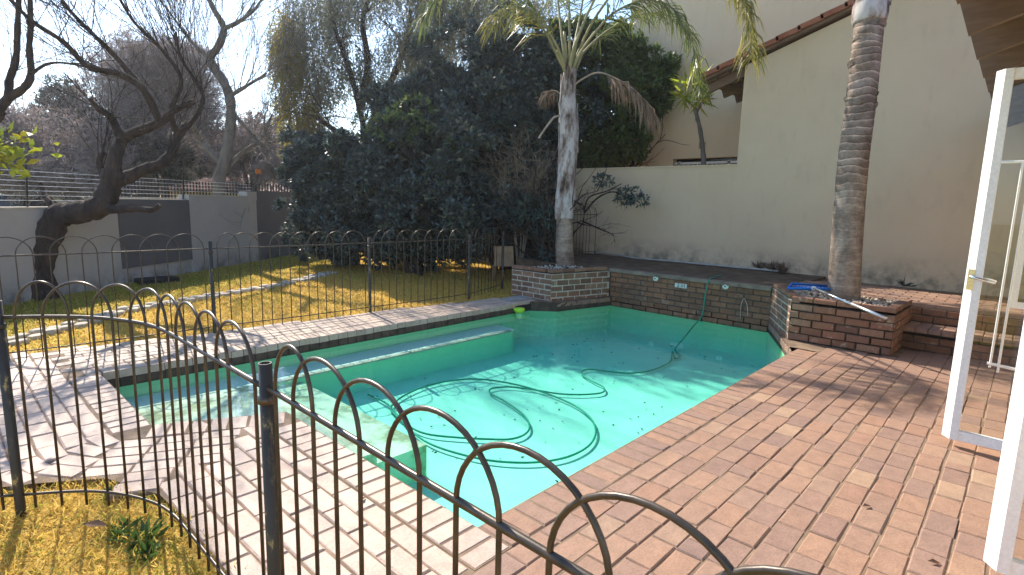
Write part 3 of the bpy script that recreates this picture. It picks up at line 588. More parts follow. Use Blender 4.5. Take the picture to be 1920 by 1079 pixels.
# ------------------------------------------------------------------ boundary wall on the left
w0 = np.array([1.58, 10.52]); wd = np.array([.8017, .5977]); wn = np.array([-.5977, .8017]); wang = math.atan2(wd[1], wd[0])
bw = empty('boundary_wall', (3, 11.6, 0), 'stepped grey boundary wall with dark painted panels behind the lawn', 'wall')
def wseg(s0, s1, z0, z1, mname, nm='wall_panel', off=.1, th=.2):
    c = w0+wd*(s0+s1)/2+wn*off; return MB().box((c[0], c[1], (z0+z1)/2), (s1-s0, th, z1-z0), wang).build(nm, M[mname], bw)
wseg(-7, .8, -.1, 1.25, 'wall_grey_light'); wseg(.8, 2.55, -.1, 1.385, 'wall_grey_light'); wseg(2.55, 4.86, -.1, 1.48, 'wall_grey_light'); wseg(4.86, 14, -.1, 1.63, 'wall_grey_dark')
wseg(.82, 2.63, .24, 1.39, 'wall_grey_dark', 'dark_panel', -.012, .03)
wseg(2.52, 2.66, -.05, 1.5, 'wall_grey_light', 'pier', .09, .24); wseg(4.5, 4.88, 1.4, 1.6, 'wall_grey_light', 'pier', .1, .21)
for s0, s1, z in ((-7, .8, 1.25), (.8, 2.5, 1.385), (2.68, 4.48, 1.48)): wseg(s0, s1, z, z+.02, 'stone_pale', 'coping', .1, .22)
# electric wires
ef = empty('electric_fence', (1.5, 10.6, 1.25), 'electric fence wires strung along the top of the boundary wall', 'fence')
for s_ in (-6, -3, -.6, 2.5, 4.8):
    c = w0+wd*s_+wn*.1; MB().tube([(c[0], c[1], 1.2), (c[0]+wn[0]*-.05, c[1]+wn[1]*-.05, 1.85)], .012, 6).build('stay', M['dark_iron'], ef)
for k in range(7):
    pts = [np.array([*(w0+wd*s_+wn*.08), 1.36+k*.067+.008*math.sin(s_*2.1)*0]) for s_ in (-6, -3, -.6, 2.5, 4.8)]; MB().tube(pts, .0035, 4).build('wire', M['aluminium'], ef)
# manhole / slab by the wall
mh = G(295, 527); tag(MB().prism([(mh[0]-.3, mh[1]-.22), (mh[0]+.32, mh[1]-.1), (mh[0]+.26, mh[1]+.22), (mh[0]-.3, mh[1]+.2)], -.04, .05).build('manhole_cover', M['dark_iron']), 'dark square manhole cover on the lawn near the dark wall panel', 'manhole')
# stone edging
ep = [G(*p) for p in ((-60, 655), (20, 640), (60, 628), (150, 605), (240, 580), (330, 565), (440, 547), (540, 530), (625, 510))]
ep = smooth_pts(ep, 10); acc = 0; eg = empty('stone_edging', (2.4, 8.7, 0), 'pale stone edging strip curving across the dry lawn', 'edging'); last = None
for p in ep:
    if last is not None and np.linalg.norm(p-last) < .17: continue
    dirv = (p-last) if last is not None else np.array([.8, .5, 0]); last = p
    for off in (-.07, .07):
        a = math.atan2(dirv[1], dirv[0]); mb = MB(); q = [(math.cos(k*math.pi/3+.3)*random.uniform(.07, .105), math.sin(k*math.pi/3+.3)*random.uniform(.05, .075)) for k in range(6)]
        ca, sa = math.cos(a), math.sin(a); nx, ny = -sa*off, ca*off
        lo = [(p[0]+nx+ca*x-sa*y, p[1]+ny+sa*x+ca*y) for x, y in q]; hi = [(p[0]+nx+.8*(ca*x-sa*y), p[1]+ny+.8*(sa*x+ca*y)) for x, y in q]; h = random.uniform(.01, .03)
        mb.add([(*v, -.04) for v in lo]+[(*v, h*.6) for v in lo]+[(*v, h) for v in hi], [(k, (k+1) % 6, 6+(k+1) % 6, 6+k) for k in range(6)]+[(6+k, 6+(k+1) % 6, 12+(k+1) % 6, 12+k) for k in range(6)]+[tuple(range(12, 18))]); mb.build('stone', M['stone_pale'], eg)
# ------------------------------------------------------------------ hooped fences
def path_fn(pts):
    pts = [np.array(p, float) for p in pts]; seg_ = [np.linalg.norm(b_-a_) for a_, b_ in zip(pts[:-1], pts[1:])]; tot = sum(seg_)
    def f(s_):
        s_ = min(max(s_, 0), tot-1e-6); i = 0
        while s_ > seg_[i]: s_ -= seg_[i]; i += 1
        return pts[i]+(pts[i+1]-pts[i])*s_/seg_[i]
    return f, tot
def hoop_panel(fence, f, s0, s1, rb=.006, rr=.009, zr=.93, zb=.07, zbot=.0, gap=.045, sides=7, u=.11):
    L = s1-s0-2*gap; nleg = int(round(L/u)); nleg -= (nleg-2) % 2
    uu = L/nleg; legs = [s0+gap+i*uu for i in range(nleg+1)]
    spans = [(legs[0], legs[2])]+[(legs[i], legs[i+3]) for i in range(1, nleg-2, 2)]
    if nleg % 2 == 0: spans.append((legs[nleg-1], legs[nleg])) if False else None
    for a_, c_ in spans:
        r_ = (c_-a_)/2; m_ = (a_+c_)/2; top = min(r_, .165); pts = [np.array([*f(a_), zbot]), np.array([*f(a_), zr])]
        for k in range(1, 20): q = math.pi*(1-k/20); pts.append(np.array([*f(m_+r_*math.cos(q)), zr+.162*math.sin(q)]))
        pts += [np.array([*f(c_), zr]), np.array([*f(c_), zbot])]; MB().tube(pts, rb, sides).build('hoop', M['fence_steel'], fence, True)
    if legs[-1] > spans[-1][1]+.01: MB().tube([np.array([*f(legs[-1]), zbot]), np.array([*f(legs[-1]), zr+.02])], rb, sides).build('bar', M['fence_steel'], fence, True)
    for z, r_ in ((zr, rr), (zb, rr*.8)):
        ns = max(2, int((s1-s0)/.06)); MB().tube([np.array([*f(s0+(s1-s0)*i/ns), z]) for i in range(ns+1)], r_, sides).build('rail', M['fence_steel'], fence, True)
def post(fence, x, y, h=1.005, r_=.02):
    mb = MB().lathe([(r_, -.05), (r_, h), (r_*.8, h), (r_*.8, h-.06)], (x, y, 0), 14); p_ = mb.build('post', M['fence_post'], fence, True)
    for z in (.89,): MB().lathe([(r_, -.012), (r_+.006, -.01), (r_+.006, .01), (r_, .012)], (x, y, z), 14).build('clamp', M['fence_steel'], p_, True)
nf = empty('hooped_fence', (.67, 1.63, 0), 'near bronze steel hoop-top pool fence curving round the grass corner', 'fence', 'hoop-top pool fences')
f, T = path_fn(smooth_pts([(.215, 3.335), (.40, 3.20), (.52, 3.06), (.61, 2.88), (.655, 2.70), (.665, 2.4), (.665, 1.65)], 8)); post(nf, .2, 3.345); post(nf, .67, 1.63); hoop_panel(nf, f, 0, T-.005)
f, T = path_fn([(.67, 1.61), (.66, .9), (.65, -.12)]); hoop_panel(nf, f, 0, T)
post(nf, .65, -.14)
f, T = path_fn([(.18, 3.36), (-.5, 3.85), (-1.6, 4.6)]); hoop_panel(nf, f, 0, T)
ff = empty('hooped_fence', (3, 6.4, 0), 'far steel hoop-top fence between the lawn and the pool paving', 'fence', 'hoop-top pool fences')
FP = [(-.1, 6.5), (2.11, 6.42), (4.02, 6.33), (5.8, 6.32), (7.0, 6.75)]
for a_, c_ in zip(FP[:-1], FP[1:]):
    f, T = path_fn([a_, ((a_[0]+c_[0])/2, (a_[1]+c_[1])/2-.03), c_]); hoop_panel(ff, f, .02, T-.02, .0055, .008, sides=6)
for p_ in FP: post(ff, *p_)
f, T = path_fn([(-2.3, 6.6), (-.1, 6.5)]); hoop_panel(ff, f, .02, T-.02, .0055, .008, sides=6)
tf = empty('hooped_fence', (8.8, 6.9, TZ), 'short steel fence panel on the terrace behind the left palm', 'fence', 'hoop-top pool fences')
f, T = path_fn([(7.75, 6.75), (9.82, 6.7)]); hoop_panel(tf, f, .02, T-.02, .0055, .008, zr=.93+TZ-.1, zb=TZ+.06, zbot=TZ-.02, sides=5)
# ------------------------------------------------------------------ small things
cb = G(945, 499, 0); k_ = empty('board_sheet', (8.9, 8.6, 0), 'brown board leaning in the shade behind the far fence', 'board')
d_ = 10.6
c0, c1, c2, c3 = (P(927, 500, d_), P(964, 500, d_), P(962, 462, d_+.1), P(925, 462, d_+.1)); fwd = FWD*np.array([1, 1, 0])*.02
MB().add([c0, c1, c2, c3, c0+fwd, c1+fwd, c2+fwd, c3+fwd], [(0, 1, 2, 3), (7, 6, 5, 4), (0, 4, 5, 1), (1, 5, 6, 2), (2, 6, 7, 3), (3, 7, 4, 0)]).build('board', M['cardboard'], k_)
zb_ = min(c0[2], c1[2])
for c in (c0, c1): MB().box((c[0]+.05, c[1]+.05, zb_/2), (.05, .05, abs(zb_)+.04)).build('foot', M['cardboard'], k_)
# leaf net and pole on the right planter
nn = empty('leaf_net', (7.6, 2.2, .56), 'blue leaf skimmer net lying on the right planter', 'net')
a0, a1 = G(1478, 541, .56), G(1556, 543, .57); b0, b1 = G(1484, 532, .58), G(1556, 537, .59)
MB().tube([a0, b0, b1, a1, a0], .014, 8).build('frame', M['blue_plastic'], nn, True)
gr = MB(); 
for k in range(12): t_ = k/11; gr.tube([a0+(a1-a0)*t_-np.array([0, 0, .012]), b0+(b1-b0)*t_-np.array([0, 0, .012])], .005, 4)
for k in range(5): t_ = k/4; gr.tube([a0+(b0-a0)*t_-np.array([0, 0, .012]), a1+(b1-a1)*t_-np.array([0, 0, .012])], .005, 4)
gr.build('mesh_bag', M['blue_plastic'], nn)
e0, e1 = G(1526, 541, .60), onX(1663, 598, 6.62)
po = empty('net_pole', tuple(e1), 'aluminium telescopic pole resting across the right planter edge', 'pole')
MB().tube([e0, e0+(e1-e0)*.72], .0135, 10).build('inner_tube', M['aluminium'], po, True); MB().tube([e0+(e1-e0)*.55, e1], .0175, 10).build('outer_tube', M['aluminium'], po, True)
rg = e0; MB().tube([rg+np.array([math.cos(k)*0, math.cos(k)*.02, math.sin(k)*.02]) for k in np.linspace(0, 6.28, 12)], .006, 6).build('end_ring', M['white_plastic'], po, True)
# pipe along the wall
pp = [onX(1115, 474, 9.8), onX(1150, 477, 9.75), onX(1185, 487, 9.6), onX(1260, 494, 9.65), onX(1390, 503, 9.7), onX(1480, 514, 9.75)]
pp = [np.array([p[0], p[1], max(p[2], TZ+.02)]) for p in pp]
tag(MB().tube(smooth_pts(pp, 5), .016, 8).build('irrigation_pipe', M['pvc_grey'], None, True), 'grey pipe lying along the foot of the plaster wall', 'pipe')
def tuft(name, base, n_, L, W, mat, label, cat, lean=.6, grp=None):
    base = np.asarray(base, float); o = empty(name, tuple(base), label, cat, grp); d = nrm(np.stack([rng.normal(0, lean, n_), rng.normal(0, lean, n_), rng.uniform(.3, 1, n_)], 1))
    p = np.repeat(base[None], n_, 0)+rng.normal(0, .02, (n_, 3))*[1, 1, 0]; q = leaf_quads(p, d, rng.uniform(.6, 1, n_)*L, W, -.05); ob = link('leaves', quads_mesh(q), M[mat], o); return o
def onZ(px, py): 
    p = G(px, py, TZ); return p
for i, (px, py, lab) in enumerate(((1425, 506, 'dry brown clump at the wall base, nearest the gable corner'), (1448, 509, 'dry brown clump at the wall base, middle of three'), (1466, 512, 'dry brown clump at the wall base, nearest the right palm'))): tuft('dead_clump', onZ(px, py), 26, .22, .05, 'leaf_dead', lab, 'plant', .5, 'dead clumps by the wall')
tuft('small_agave', onZ(1696, 537), 16, .16, .03, 'leaf_evergreen', 'small dark spiky plant at the wall base right of palm', 'plant', .9)
# ------------------------------------------------------------------ trees
def branch_mesh(mb, p, d, L, r_, lev, rnd, spread=.7, up=.1, kids=3, seg_n=5, wob=.18, rmin=.004, tips=None):
    pts = [np.array(p)]; dv = np.array(d)/np.linalg.norm(d)
    for i in range(seg_n):
        dv = dv+np.array([rnd.gauss(0, wob), rnd.gauss(0, wob), rnd.gauss(0, wob)+up*.3]); dv /= np.linalg.norm(dv); pts.append(pts[-1]+dv*L/seg_n)
    rads = [max(rmin, r_*(1-.65*i/seg_n)) for i in range(seg_n+1)]; mb.tube(pts, rads, 6 if r_ > .03 else (4 if r_ > .012 else 3), False)
    if tips is not None and lev <= 1: tips += pts[1:]
    if lev > 0:
        for k in range(kids):
            t_ = rnd.uniform(.3, 1.0); i = min(int(t_*seg_n), seg_n-1); q = pts[i]+(pts[i+1]-pts[i])*(t_*seg_n-i); base = (pts[i+1]-pts[i])/np.linalg.norm(pts[i+1]-pts[i])
            nd = base+spread*np.array([rnd.gauss(0, 1), rnd.gauss(0, 1), rnd.gauss(0, .8)+up]); branch_mesh(mb, q, nd, L*rnd.uniform(.5, .8), max(rmin, r_*.5), lev-1, rnd, spread, up, kids, max(3, seg_n-1), wob, rmin, tips)
def limb(mb, pts, r0, r1, n_=8, sm=5):
    q = smooth_pts(pts, sm); mb.tube(q, [(r0+(r1-r0)*i/(len(q)-1))*(1+.07*math.sin(i*2.3)+.06*math.sin(i*5.1+r0*90)) for i in range(len(q))], n_); return q
def twigs_along(mb, q, n_, L, r_, lev, rnd, t0=.25, **kw):
    for k in range(n_):
        i = rnd.randrange(int(len(q)*t0), len(q)-1); base = nrm(q[i+1]-q[i]); d = base+kw.get('spread', .7)*np.array([rnd.gauss(0, 1), rnd.gauss(0, 1), rnd.gauss(.3, .8)]); branch_mesh(mb, q[i], d, L*rnd.uniform(.6, 1.2), r_, lev, rnd, **kw)
# gnarled bare tree at the boundary wall
rd = random.Random(3); d1 = depth((1.08, 10.2, 0))
t1 = empty('gnarled_tree', (1.08, 10.2, 0), 'gnarled dark leafless tree bending right in front of the boundary wall', 'tree')
mb = MB()
tp = [np.array([1.1, 10.16, -.1]), P(72, 500, d1), P(92, 440, d1), P(112, 405, d1), P(150, 398, d1-.1), P(185, 388, d1-.1), P(205, 355, d1), P(212, 320, d1)]
limb(mb, tp, .19, .135, 10, 6)
mb.build('trunk', M['bark_dark'], t1, True)
mb = MB(); br = [limb(mb, [P(180, 390, d1), P(215, 393, d1-.15), P(255, 391, d1-.3), P(285, 394, d1-.4), P(300, 385, d1-.4)], .07, .03),
      limb(mb, [P(108, 408, d1), P(95, 385, d1), P(82, 362, d1+.1), P(76, 343, d1+.1)], .05, .025),
      limb(mb, [P(208, 345, d1), P(235, 335, d1+.1), P(270, 318, d1+.2), P(300, 308, d1+.3), P(322, 285, d1+.4), P(335, 255, d1+.5), P(352, 230, d1+.6)], .10, .045),
      limb(mb, [P(212, 325, d1), P(218, 290, d1), P(230, 262, d1+.1), P(255, 248, d1+.1), P(300, 230, d1+.2), P(330, 205, d1+.3), P(365, 190, d1+.4)], .10, .04),
      limb(mb, [P(228, 265, d1), P(218, 240, d1), P(205, 218, d1-.1), P(185, 205, d1-.2), P(170, 188, d1-.2)], .065, .03),
      limb(mb, [P(200, 345, d1), P(190, 320, d1), P(186, 300, d1), P(196, 285, d1)], .05, .03),
      limb(mb, [P(300, 230, d1+.2), P(270, 170, d1), P(225, 140, d1-.2), P(165, 125, d1-.4), P(120, 80, d1-.6), P(60, 40, d1-.8), P(10, -10, d1-1)], .055, .02),
      limb(mb, [P(270, 170, d1), P(220, 110, d1), P(180, 70, d1-.2), P(140, 30, d1-.3), P(100, -20, d1-.5)], .045, .018),
      limb(mb, [P(335, 255, d1+.5), P(320, 210, d1+.3), P(340, 150, d1+.2), P(300, 90, d1), P(250, 40, d1-.2), P(215, -20, d1-.3)], .04, .014),
      limb(mb, [P(335, 255, d1+.5), P(370, 215, d1+.6), P(380, 175, d1+.7), P(340, 110, d1+.5), P(330, 60, d1+.5)], .04, .014)]
for q in br[2:]: twigs_along(mb, q, 9, 1.1, .008, 2, rd, .35, spread=.5, up=.25, kids=3, wob=.12, rmin=.0018)
for q in br[6:]: twigs_along(mb, q, 12, 1.4, .007, 2, rd, .2, spread=.4, up=.25, kids=4, wob=.08, rmin=.0018)
mb.build('branches', M['bark_dark'], t1, True)
# trunk at the far left edge with limbs that enter the frame
rd = random.Random(5); d2 = depth((.5, 10.3, 0)); t2 = empty('bare_tree', (.62, 10.3, 0), 'dark bare tree cut off by the left border of the picture', 'tree')
mb = MB(); limb(mb, [np.array([.72, 10.3, -.1]), P(2, 500, d2), P(-25, 430, d2), P(-40, 330, d2), P(-25, 240, d2), P(0, 205, d2)], .17, .09, 10); mb.build('trunk', M['bark_dark'], t2, True)
mb = MB(); br = [limb(mb, [P(0, 205, d2), P(15, 182, d2), P(18, 150, d2), P(30, 110, d2), P(33, 50, d2), P(36, -20, d2)], .06, .03), limb(mb, [P(10, 188, d2), P(45, 165, d2), P(58, 140, d2), P(55, 90, d2), P(58, 40, d2), P(55, -20, d2)], .055, .028), limb(mb, [P(60, 138, d2), P(85, 122, d2), P(115, 118, d2), P(165, 126, d2)], .025, .01)]
for q in br: twigs_along(mb, q, 6, .9, .008, 2, rd, .2, spread=.55, up=.2, kids=3, wob=.12, rmin=.002)
mb.build('branches', M['bark_dark'], t2, True)
# leafy yellow branch of a young tree at the left
d3 = 6.6; ty = empty('yellow_leaf_tree', tuple(G(-95, 700, 0)), 'young tree with bright yellow green leaves at the left border', 'tree')
gb = np.array(G(-95, 700, -.05)); d3 = depth(gb)
mb = MB(); limb(mb, [gb, P(-90, 560, d3), P(-75, 420, d3), P(-60, 330, d3), P(-40, 280, d3)], .05, .03); mb.build('trunk', M['bark_grey'], ty, True)
mb = MB(); tw = []
for tgt in ((60, 255), (80, 285), (45, 318), (20, 240), (30, 290), (10, 265), (55, 295)): tw.append(limb(mb, [P(-50, 305, d3), P((tgt[0]-50)/2, (tgt[1]+290)/2, d3), P(*tgt, d3+rd.uniform(-.3, .3))], .012, .004, 5))
mb.build('twigs', M['bark_grey'], ty, True)
pp_ = []
for q in tw:
    for _ in range(22): pp_.append(q[rd.randrange(len(q)//3, len(q))])
pp_ = np.array(pp_)+rng.normal(0, .05, (len(pp_), 3)); d = nrm(rng.normal(size=pp_.shape)+[0, 0, -.4]); link('leaves', quads_mesh(leaf_quads(pp_, d, rng.uniform(.06, .11, len(pp_)), .05)), M['leaf_yellow'], ty)
# pale bare tree behind the wall
rd = random.Random(9); d4 = 13.2; t4 = empty('tall_bare_tree', tuple(P(412, 395, d4)*[1, 1, 0]), 'tall pale bare tree with zigzag trunk beyond the grey wall', 'tree')
mb = MB(); b4 = P(412, 395, d4); b4[2] = -.1; q1 = limb(mb, [b4, P(410, 350, d4), P(422, 300, d4), P(432, 240, d4), P(432, 190, d4), P(420, 155, d4), P(403, 130, d4), P(392, 110, d4), P(408, 90, d4), P(420, 55, d4), P(405, 25, d4), P(392, 0, d4), P(380, -30, d4)], .15, .05, 8); mb.build('trunk', M['bark_grey'], t4, True)
mb = MB(); br = [q1, limb(mb, [P(418, 310, d4), P(395, 285, d4), P(375, 262, d4), P(360, 235, d4-.3)], .1, .04), limb(mb, [P(432, 180, d4), P(465, 160, d4), P(500, 138, d4+.3)], .06, .02), limb(mb, [P(418, 55, d4), P(450, 40, d4), P(480, 15, d4), P(495, -10, d4)], .06, .02), limb(mb, [P(415, 330, d4), P(450, 290, d4+.2), P(490, 260, d4+.4), P(510, 215, d4+.6)], .07, .02), limb(mb, [P(436, 210, d4), P(470, 250, d4), P(505, 285, d4)], .05, .02), limb(mb, [P(392, 110, d4), P(360, 80, d4), P(330, 40, d4), P(300, 0, d4)], .05, .018)]
for q in br: twigs_along(mb, q, 14, 1.8, .011, 2, rd, .2, spread=.45, up=.45, kids=4, wob=.08, rmin=.0026)
mb.build('branches', M['bark_grey'], t4, True)
# generic lobed crown made of leaf rosettes
def lobes_cloud(lobes, n_clump, per, Ls, W, shell=(.72, 1.05), gap=0., spread=.7, up=.0, seed=1, normal_w=.6, sub=0):
    r_ = np.random.default_rng(seed); lob = np.array([l_[0] for l_ in lobes]); rad = np.array([l_[1] for l_ in lobes]); wts = np.array([l_[1][0]*l_[1][2] for l_ in lobes]); wts = wts/wts.sum()
    idx = r_.choice(len(lobes), n_clump, p=wts); n3 = nrm(r_.normal(size=(n_clump, 3))); k = r_.uniform(*shell, n_clump)[:, None]
    c = lob[idx]+n3*rad[idx]*k
    if sub:
        sn = nrm(r_.normal(size=(len(lobes)*sub, 3))); sl_ = np.repeat(np.arange(len(lobes)), sub); scn = lob[sl_]+sn*rad[sl_]*r_.uniform(.62, 1.0, len(sl_))[:, None]; sr = rad[sl_].mean(1)*r_.uniform(.16, .34, len(sl_))
        j_ = idx*sub+r_.integers(0, sub, n_clump); n3 = nrm(n3+sn[j_]*.5+[0, 0, .25]); c = scn[j_]+n3*(sr[j_]*r_.uniform(.55, 1.1, n_clump))[:, None]
    ph = r_.uniform(0, 6, 6); fld = sum(np.sin(c @ (r_.normal(size=3)*q)+a_) for q, a_ in zip((1.6, 2.4, 3.1, 4.2, 5.5, 2.0), ph)); keep = fld > (-9 if gap == 0 else np.quantile(fld, gap)); c = c[keep]; n3 = n3[keep]
    p = np.repeat(c, per, 0); nn_ = np.repeat(n3, per, 0); d = nrm(nn_*normal_w+r_.normal(size=p.shape)*spread+[0, 0, up]); p = p+r_.normal(size=p.shape)*.02
    return leaf_quads(p, d, r_.uniform(.65, 1.1, len(p))*Ls, W, .12)
def lob(px, py, d, rx, rz_, ry=None): return (P(px, py, d), np.array([rx, ry or rx, rz_]))
def shrub(name, label, lobes, n_clump, mat, base, per=13, L=.12, W=.045, seed=1, gap=.12, stems=5, cat='shrub', grp=None, extra=None, spread=.7):
    base = np.asarray(base, float); o = empty(name, (base[0], base[1], 0), label, cat, grp); link('foliage', quads_mesh(lobes_cloud(lobes, n_clump, per, L, W, seed=seed, gap=gap, spread=spread, sub=26)), M[mat], o)
    if extra: link('sunlit_tips', quads_mesh(extra), M['leaf_evergreen_light'], o)
    mb = MB(); rr_ = random.Random(seed)
    for k in range(stems):
        t_ = lobes[k % len(lobes)][0]; b_ = np.array([base[0]+rr_.uniform(-.3, .3), base[1]+rr_.uniform(-.3, .3), -.05]); q = limb(mb, [b_, b_*.5+t_*.5+np.array([rr_.uniform(-.3, .3), rr_.uniform(-.3, .3), 0]), t_], .08, .025, 6); twigs_along(mb, q, 6, 1.2, .02, 1, rr_, .3, spread=.7)
    mb.build('stems', M['bark_dark'], o, True); return o
DS = 11.6
shrub('evergreen_shrub', 'broad dark evergreen shrub mass left of the flaking palm', [lob(650, 370, DS+.8, 1.3, 1.1), lob(600, 330, DS+1.0, .9, .9), lob(740, 330, DS+.3, 1.4, 1.5), lob(700, 420, DS, 1.1, .55), lob(820, 340, DS, 1.4, 1.5), lob(900, 300, DS, 1.4, 1.5), lob(830, 410, DS-.4, 1.3, .6), lob(790, 250, DS+.4, 1.2, 1.1), lob(940, 390, DS-.2, .9, .7), lob(620, 420, DS+.6, .7, .55), lob(570, 390, DS+1.2, .5, .5), lob(700, 455, DS+.9, 1.2, .4), lob(820, 455, DS+.9, 1.3, .4), lob(920, 450, DS+.6, 1.0, .5), lob(990, 430, DS+.2, .7, .5), lob(600, 450, DS+1.4, .8, .4)],
      11500, 'leaf_evergreen', P(780, 470, DS)*[1, 1, 0], seed=11, per=13, L=.15, W=.055, gap=.05)
shrub('evergreen_tree', 'tall dark evergreen tree behind the shrub and left of palm crown', [lob(900, 170, DS+1.2, 1.6, 1.5), lob(980, 120, DS+1.0, 1.3, 1.0), lob(960, 230, DS+.7, 1.4, 1.3), lob(1040, 190, DS+.8, 1.1, 1.2), lob(860, 230, DS+1, 1.2, 1.1), lob(1010, 290, DS+.5, 1.0, .9)], 6500, 'leaf_evergreen', P(950, 460, DS+1)*[1, 1, 0], seed=12, per=13, L=.15, W=.055, cat='tree')
shrub('garden_tree', 'green leafy tree growing behind the low garden wall', [lob(1120, 140, 12.6, 1.2, .95), lob(1195, 140, 12.2, .75, .75), lob(1100, 220, 12.8, 1.1, 1.0), lob(1170, 205, 12.4, .75, .8), lob(1245, 145, 12.25, .42, .45), lob(1220, 190, 12.25, .5, .45), lob(1110, 290, 12.8, .7, .5), lob(1080, 90, 12.8, .9, .6), lob(1150, 95, 12.5, .7, .5), lob(1180, 265, 12.3, .5, .45)], 5200, 'leaf_evergreen_light', P(1120, 430, 12.9)*[1, 1, 0], seed=13, per=11, L=.14, W=.055, cat='tree', gap=.2)
shrub('hedge_shrub', 'dim leafy shrub in the gap behind the garden wall and palm trunk', [lob(1110, 290, 13, .7, .5), lob(1060, 330, 13.2, .8, .8), lob(1010, 340, 13, .8, .7), lob(1140, 280, 13.4, .5, .5)], 1100, 'leaf_far', P(1070, 430, 13)*[1, 1, 0], seed=14, per=10, gap=.3)
# light new growth on the big shrub
q = lobes_cloud([lob(780, 215, DS-.9, .55, .35), lob(740, 245, DS-.8, .5, .3), lob(860, 270, DS-1.2, .3, .2), lob(700, 240, DS-.4, .4, .3), lob(830, 200, DS-.7, .3, .2)], 90, 10, .13, .045, seed=20, up=.5)
o = link('new_growth', quads_mesh(q), M['leaf_evergreen_light'], bpy.data.objects['evergreen_shrub'])
# pepper tree: hanging strands
def strands(lobes, n_, L, per, Lf, W, seed, gap=.15):
    r_ = np.random.default_rng(seed); lc = np.array([l_[0] for l_ in lobes]); rad = np.array([l_[1] for l_ in lobes]); wts = np.array([l_[1][0]*l_[1][2] for l_ in lobes]); wts /= wts.sum(); idx = r_.choice(len(lobes), n_, p=wts); n3 = nrm(r_.normal(size=(n_, 3)))
    c = lc[idx]+n3*rad[idx]*r_.uniform(.5, 1.05, n_)[:, None]; fld = sum(np.sin(c @ (r_.normal(size=3)*q)+a_) for q, a_ in zip((1.3, 2, 2.7, 3.6), r_.uniform(0, 6, 4))); c = c[fld > np.quantile(fld, gap)]; n_ = len(c)
    sway = r_.normal(0, .12, (n_, 2)); t_ = np.tile(np.linspace(0, 1, per), n_); ln = np.repeat(r_.uniform(.4, 1, n_)*L, per); p = np.repeat(c, per, 0); sw = np.repeat(sway, per, 0); p = p+np.stack([sw[:, 0]*t_, sw[:, 1]*t_, -ln*t_], 1)
    d = nrm(r_.normal(size=p.shape)*.6+[0, 0, -.7]); return leaf_quads(p, d, r_.uniform(.7, 1.1, len(p))*Lf, W, .08)
DP = 15
pt = empty('pepper_tree', tuple(P(690, 440, DP)*[1, 1, 0]), 'tall weeping grey green pepper tree behind the evergreen shrubs', 'tree')
pls = [lob(600, 60, DP, 1.3, 1.6), lob(680, 20, DP, 1.6, 1.6), lob(780, 10, DP, 1.6, 1.5), lob(560, 130, DP, .8, 1.3), lob(650, 130, DP+.3, 1.3, 1.4), lob(740, 110, DP+.3, 1.3, 1.3), lob(850, 40, DP+.4, 1.3, 1.3), lob(930, 10, DP+.5, 1.3, 1.1), lob(700, 190, DP+.3, 1.0, .9), lob(620, 210, DP+.2, .9, .9), lob(540, 60, DP, .6, 1.0), lob(600, -40, DP, 1.3, 1.2), lob(720, -70, DP, 1.8, 1.2), lob(860, -60, DP, 1.8, 1.2), lob(990, -40, DP+.6, 1.4, 1.2), lob(1010, 40, DP+.8, 1.0, 1.0), lob(800, 60, DP+.4, 1.2, 1.2)]
link('foliage', quads_mesh(strands(pls, 8200, 1.1, 13, .13, .028, 31, .28)), M['leaf_pepper'], pt)
link('golden_foliage', quads_mesh(strands([lob(545, 130, DP-.4, .5, 1.3), lob(560, 210, DP-.4, .55, .8), lob(590, 235, DP-.3, .4, .5), lob(535, 60, DP-.3, .4, .7)], 620, .9, 12, .13, .032, 32, .1)), M['leaf_pepper_gold'], pt)
mb = MB(); rd = random.Random(21); pb = P(690, 440, DP); pb[2] = -.1
for pts in ([pb, P(690, 330, DP), P(680, 230, DP), P(655, 130, DP), P(630, 60, DP), P(615, -20, DP)], [P(688, 300, DP), P(660, 270, DP-.2), P(620, 240, DP-.3), P(585, 215, DP-.4)], [P(685, 260, DP), P(730, 160, DP), P(760, 90, DP), P(770, 20, DP)], [P(700, 330, DP), P(790, 220, DP+.2), P(815, 100, DP+.2), P(830, 20, DP)], [P(675, 210, DP), P(690, 120, DP), P(680, 40, DP), P(700, -20, DP)]):
    q = limb(mb, pts, .12, .04, 7); twigs_along(mb, q, 9, 1.3, .02, 1, rd, .3, spread=.6)
mb.build('trunk', M['bark_dark'], pt, True)
# far trees beyond the wall
def far_tree(name, label, lobes, n_, mat, per=9, L=.16, W=.04, seed=1, gap=.2, bark='twig_mauve', trunk_px=None, cat='tree', spread=1.0):
    c = lobes[0][0]; o = empty(name, (c[0], c[1], 0), label, cat, 'trees beyond the wall'); link('crown', quads_mesh(lobes_cloud(lobes, n_, per, L, W, seed=seed, gap=gap, spread=spread, shell=(.3, 1.05), normal_w=.5)), M[mat], o)
    mb = MB(); rr_ = random.Random(seed); dd = depth(c); bx = np.array([c[0], c[1], -.2])
    q = limb(mb, [bx, bx*.5+c*.5+np.array([.1, 0, 0]), c], .18, .07, 7)
    for l_ in lobes: q2 = limb(mb, [bx*.45+c*.55, (c+l_[0])/2-np.array([0, 0, .2]), l_[0]], .08, .03, 5); twigs_along(mb, q2, 7, 1.4, .018, 2, rr_, .2, spread=.7, up=.2, kids=3, rmin=.006)
    mb.build('trunk', M[bark], o, True)
